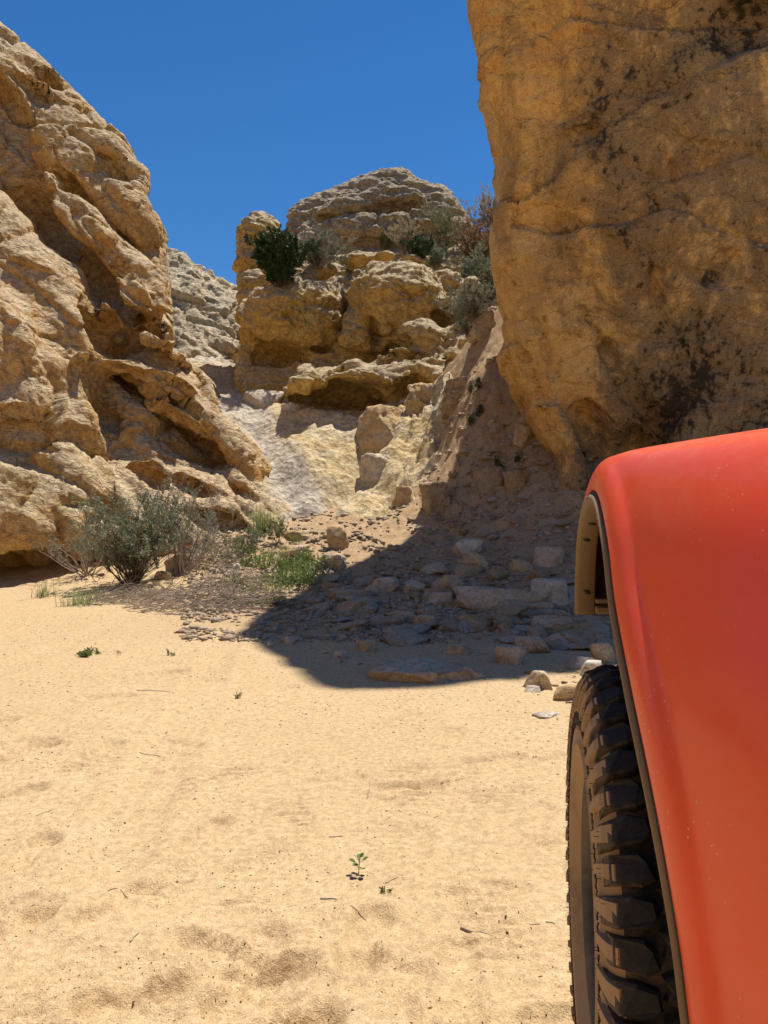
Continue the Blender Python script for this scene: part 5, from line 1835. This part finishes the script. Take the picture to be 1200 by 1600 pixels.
# body: hood, cowl, side, door, windscreen frame, grille, bumper
def hood_taper(v):
    if v.co.y > 1.5: v.co.z -= .035; v.co.x += (.05 if v.co.x < 1 else -.05)
vbox('hood', (0.47, 0.28, 1.12), (1.75, 2.06, 1.262), M['paint'], bevel=.05, seg=4, taper=hood_taper)
vbox('body_side', (0.485, 0.20, 0.55), (1.735, 2.02, 1.12), M['paint'], bevel=.03)
vbox('door', (0.455, -1.00, 0.55), (0.52, 0.18, 1.235), M['paint'], bevel=.02)
vbox('door_handle', (0.43, -0.90, 1.06), (0.46, -0.72, 1.09), M['seal'], bevel=.008)
vbox('rear_body', (0.47, -2.1, 0.55), (1.75, -1.02, 1.235), M['paint'], bevel=.03)
vbox('cabin_floor', (0.53, -1.0, 0.50), (1.70, 0.2, 0.56), M['well'], bevel=.01)
vbox('rock_rail', (0.44, -1.05, 0.46), (0.52, 0.42, 0.54), M['seal'], bevel=.015)
def ws(v):
    if v.co.z > 1.5: v.co.y -= .28
vbox('windscreen', (0.56, 0.10, 1.25), (1.66, 0.125, 1.80), M['glass'], bevel=.004, taper=ws)
for xs in ((0.50, 0.56), (1.66, 1.72)):
    vbox('windscreen_pillar', (xs[0], 0.09, 1.235), (xs[1], 0.15, 1.82), M['paint'], bevel=.015, taper=ws)
vbox('roof', (0.52, -1.95, 1.81), (1.70, -0.16, 1.87), M['seal'], bevel=.03)
vbox('grille', (0.56, 2.06, 0.72), (1.66, 2.13, 1.20), M['paint'], bevel=.02)
for k in range(7):
    vbox('grille_slot', (0.86 + k * .075, 2.125, 0.80), (0.90 + k * .075, 2.138, 1.10), M['seal'], bevel=.008)
vbox('front_bumper', (0.50, 2.16, 0.56), (1.72, 2.36, 0.72), M['seal'], bevel=.03)
vbox('axle', (0.30, 1.36, 0.37), (1.90, 1.44, 0.45), M['metal'], bevel=.02)

# ---- wheel: revolved tyre, tread blocks each their own piece, rim
TC = Vector((0.247, 1.400, 0.412))
PROF = [(-.102, .222), (-.120, .240), (-.1275, .255), (-.1345, .262), (-.1355, .268), (-.1300, .272), (-.1330, .300), (-.1335, .326), (-.1315, .333), (-.1345, .336), (-.1345, .342), (-.1290, .346),
        (-.1240, .362), (-.1170, .376), (-.108, .3855), (-.09, .390), (0, .394)]
PROF = PROF + [(-a, b) for (a, b) in PROF[-2::-1]]


def revolve(name, prof, n, mat, parent=None, closed=False):
    v, f = [], []
    m = len(prof)
    for i in range(n):
        a = 6.283185 * i / n
        for (w, r) in prof:
            v.append((TC.x + w, TC.y + r * math.sin(a), TC.z + r * math.cos(a)))
    for i in range(n):
        for k in range(m - 1):
            a = i * m + k; b = ((i + 1) % n) * m + k
            f.append((a, a + 1, b + 1, b))
    return vlink(name, mesh_np(name, np.array(v), np.array(f)), mat, parent)


tyre = revolve('tyre', PROF, 120, M['sidewall'])
tyre.data.materials.append(M['tread'])
_m = len(PROF) - 1
_mi = np.tile(np.array([1 if min(PROF[k][1], PROF[k + 1][1]) > .380 else 0 for k in range(_m)], np.int32), 120)
tyre.data.polygons.foreach_set('material_index', _mi)
rim = revolve('rim', [(-.100, .222), (-.112, .228), (-.115, .220), (-.100, .205), (-.04, .195), (-.03, .10), (-.06, .06), (-.06, .0)], 64, M['metal'])
for k in range(8):
    a = 6.283 * k / 8
    bm = bmesh.new(); bmesh.ops.create_cube(bm, size=1)
    for v in bm.verts:
        r = .06 + (v.co.z + .5) * .145; w = -.06 + v.co.x * .03; t = v.co.y * (.03 + .03 * (v.co.z + .5))
        v.co = Vector((TC.x + w - .015, TC.y + r * math.sin(a) + t * math.cos(a), TC.z + r * math.cos(a) - t * math.sin(a)))
    bmesh.ops.bevel(bm, geom=bm.edges[:], offset=.006, segments=2, affect='EDGES')
    me = bpy.data.meshes.new('spoke'); bm.to_mesh(me); bm.free()
    vlink('spoke', me, M['metal'], rim)


NP = 50
KT = 34 / 50.0


def lug_mesh(outline, r_bot, r_top, chamfer=.004):
    """outline: (across, along) of the block's top on an unrolled tread, bent to the tyre; local origin at the hub"""
    v, f = [], []
    m = len(outline)
    outline = [(a_, b_ * KT) for (a_, b_) in outline]
    ce = np.mean(np.array(outline), 0)
    for (r, shr) in ((r_bot, -.002), (r_top - chamfer, 0.), (r_top, chamfer)):
        for (w, t) in outline:
            d = np.array([w, t]) - ce
            L_ = np.linalg.norm(d)
            w2, t2 = ce + d * (1 - shr / L_)
            rr_ = r - max(0, abs(w2) - .09) * .45 - 1.6 * max(0, abs(w2) - .118) * 1.0
            a = t2 / .41
            v.append((w2, rr_ * math.sin(a), rr_ * math.cos(a)))
    for k in range(2):
        for i in range(m):
            f.append([k * m + i, k * m + (i + 1) % m, (k + 1) * m + (i + 1) % m, (k + 1) * m + i])
    f.append([2 * m + i for i in range(m)])
    me = bpy.data.meshes.new('tread_block')
    me.from_pydata(v, [], f)
    me.update()
    me.materials.append(M['tread'])
    return me


def side_lug_mesh(t0, t1, r0, r1):
    """a raised bar wrapping from the shoulder down the sidewall"""
    v, f = [], []
    pr = [(-.112, .392), (-.124, .376), (-.1295, .358), (-.1325, .342), (-.1340, .330)]
    t0, t1 = t0 * KT, t1 * KT
    for tt, inset in ((t0, 0), (t0 + .003, 1), (t1 - .003, 1), (t1, 0)):
        for (w, r) in pr:
            w2 = w - (.0055 if inset else -.004)
            r2 = r + (.003 if inset else 0)
            k = (r - .330) / (.062)
            a = (tt * (0.65 + 0.35 * k) + .012 * (1 - k)) / .41
            v.append((w2, r2 * math.sin(a), r2 * math.cos(a)))
    m = len(pr)
    for i in range(3):
        for k in range(m - 1):
            f.append([i * m + k, i * m + k + 1, (i + 1) * m + k + 1, (i + 1) * m + k])
    f.append([m - 1, 2 * m - 1, 3 * m - 1, 4 * m - 1]); f.append([0, m, 2 * m, 3 * m])
    me = bpy.data.meshes.new('side_lug'); me.from_pydata(v, [], f); me.update(); me.materials.append(M['sidewall'])
    return me


PITCH = 2 * math.pi * .41 / NP
sh_a = lug_mesh([(-.131, -.034), (-.118, -.037), (-.080, -.028), (-.066, -.012), (-.070, .018), (-.098, .027), (-.131, .022)], .384, .412)
sh_b = lug_mesh([(-.126, -.032), (-.084, -.034), (-.066, -.020), (-.074, .012), (-.086, .027), (-.126, .026)], .384, .412)
ce_a = lug_mesh([(-.062, -.026), (-.036, -.034), (-.022, -.018), (-.030, .004), (-.020, .014), (-.044, .030), (-.064, .014), (-.056, -.006)], .386, .412)
ce_b = lug_mesh([(-.012, -.030), (.014, -.034), (.020, -.010), (.010, .000), (.018, .020), (-.006, .030), (-.018, .008), (-.008, -.004)], .386, .412)
sd_a = side_lug_mesh(-.034, .014, .33, .392)
sd_b = side_lug_mesh(-.030, .010, .33, .392)


def spin(me, ang, flip=False, name='tread_block'):
    o = link(name, me, None, tyre)
    o.location = TC - VO
    o.rotation_euler = (-ang, 0, math.pi if flip else 0)
    return o


for k in range(NP):
    a = 2 * math.pi * k / NP
    spin(sh_a if k % 2 else sh_b, a)
    spin(sh_b if k % 2 else sh_a, -a + .06, True)
    spin(ce_a, a + .045)
    spin(ce_a, -a + .09, True)
    spin(ce_b, a + .02)
    spin(sd_a if k % 2 else sd_b, a, False, 'side_lug')

# ring of raised bars and size lettering on the sidewall
def ring_text(txt, size, radius, start, mat, name):
    cu = bpy.data.curves.new('t', 'FONT'); cu.body = txt; cu.size = size; cu.extrude = .0012; cu.resolution_u = 2
    o = bpy.data.objects.new('t', cu); COL.objects.link(o)
    me = bpy.data.meshes.new_from_object(o.evaluated_get(bpy.context.evaluated_depsgraph_get()))
    bpy.data.objects.remove(o)
    co = get_co(me)
    ang = start + co[:, 0] / radius
    r = radius + co[:, 1]
    w = -.1340 - co[:, 2]
    out = np.stack([TC.x + w, TC.y - r * np.sin(ang), TC.z + r * np.cos(ang)], 1)
    set_co(me, out)
    return vlink(name, me, mat, tyre)


ring_text('121/118S', .022, .279, -1.95, M['seal'], 'lettering')
W = Strips()
for k in range(150):
    a = 6.283 * k / 150
    for (r0, r1, da) in ((.300, .325, .018), (.300, .3125, -.012)):
        p0 = (TC.x - .1337, TC.y + r0 * math.sin(a), TC.z + r0 * math.cos(a))
        p1 = (TC.x - .1340, TC.y + r1 * math.sin(a + da), TC.z + r1 * math.cos(a + da))
        W.tube([p0, p1], .0019, .0019, .5, 4)
me_o = W.build('sidewall_bars', M['seal'], None)
me_o.data.transform(Matrix.Translation(-VO)); me_o.parent = tyre; me_o['kind'] = 'stuff'
# moulding hairs left on new rubber
W = Strips()
r = random.Random(9)
for k in range(260):
    a = r.uniform(0, 6.283)
    rad, w0 = r.choice([(.352, -.131), (.395, -.131), (.378, -.133), (.338, -.1345), (.405, -.115), (.30, -.134)])
    p = Vector((TC.x + w0, TC.y + rad * math.sin(a), TC.z + rad * math.cos(a)))
    q = p + Vector((-r.uniform(.003, .009), r.gauss(0, .001), r.gauss(0, .001)))
    W.tube([p, q], .0006, .0004, .1, 3)
me_o = W.build('rubber_hairs', M['tread'], None)
me_o.data.transform(Matrix.Translation(-VO)); me_o.parent = tyre; me_o['kind'] = 'stuff'
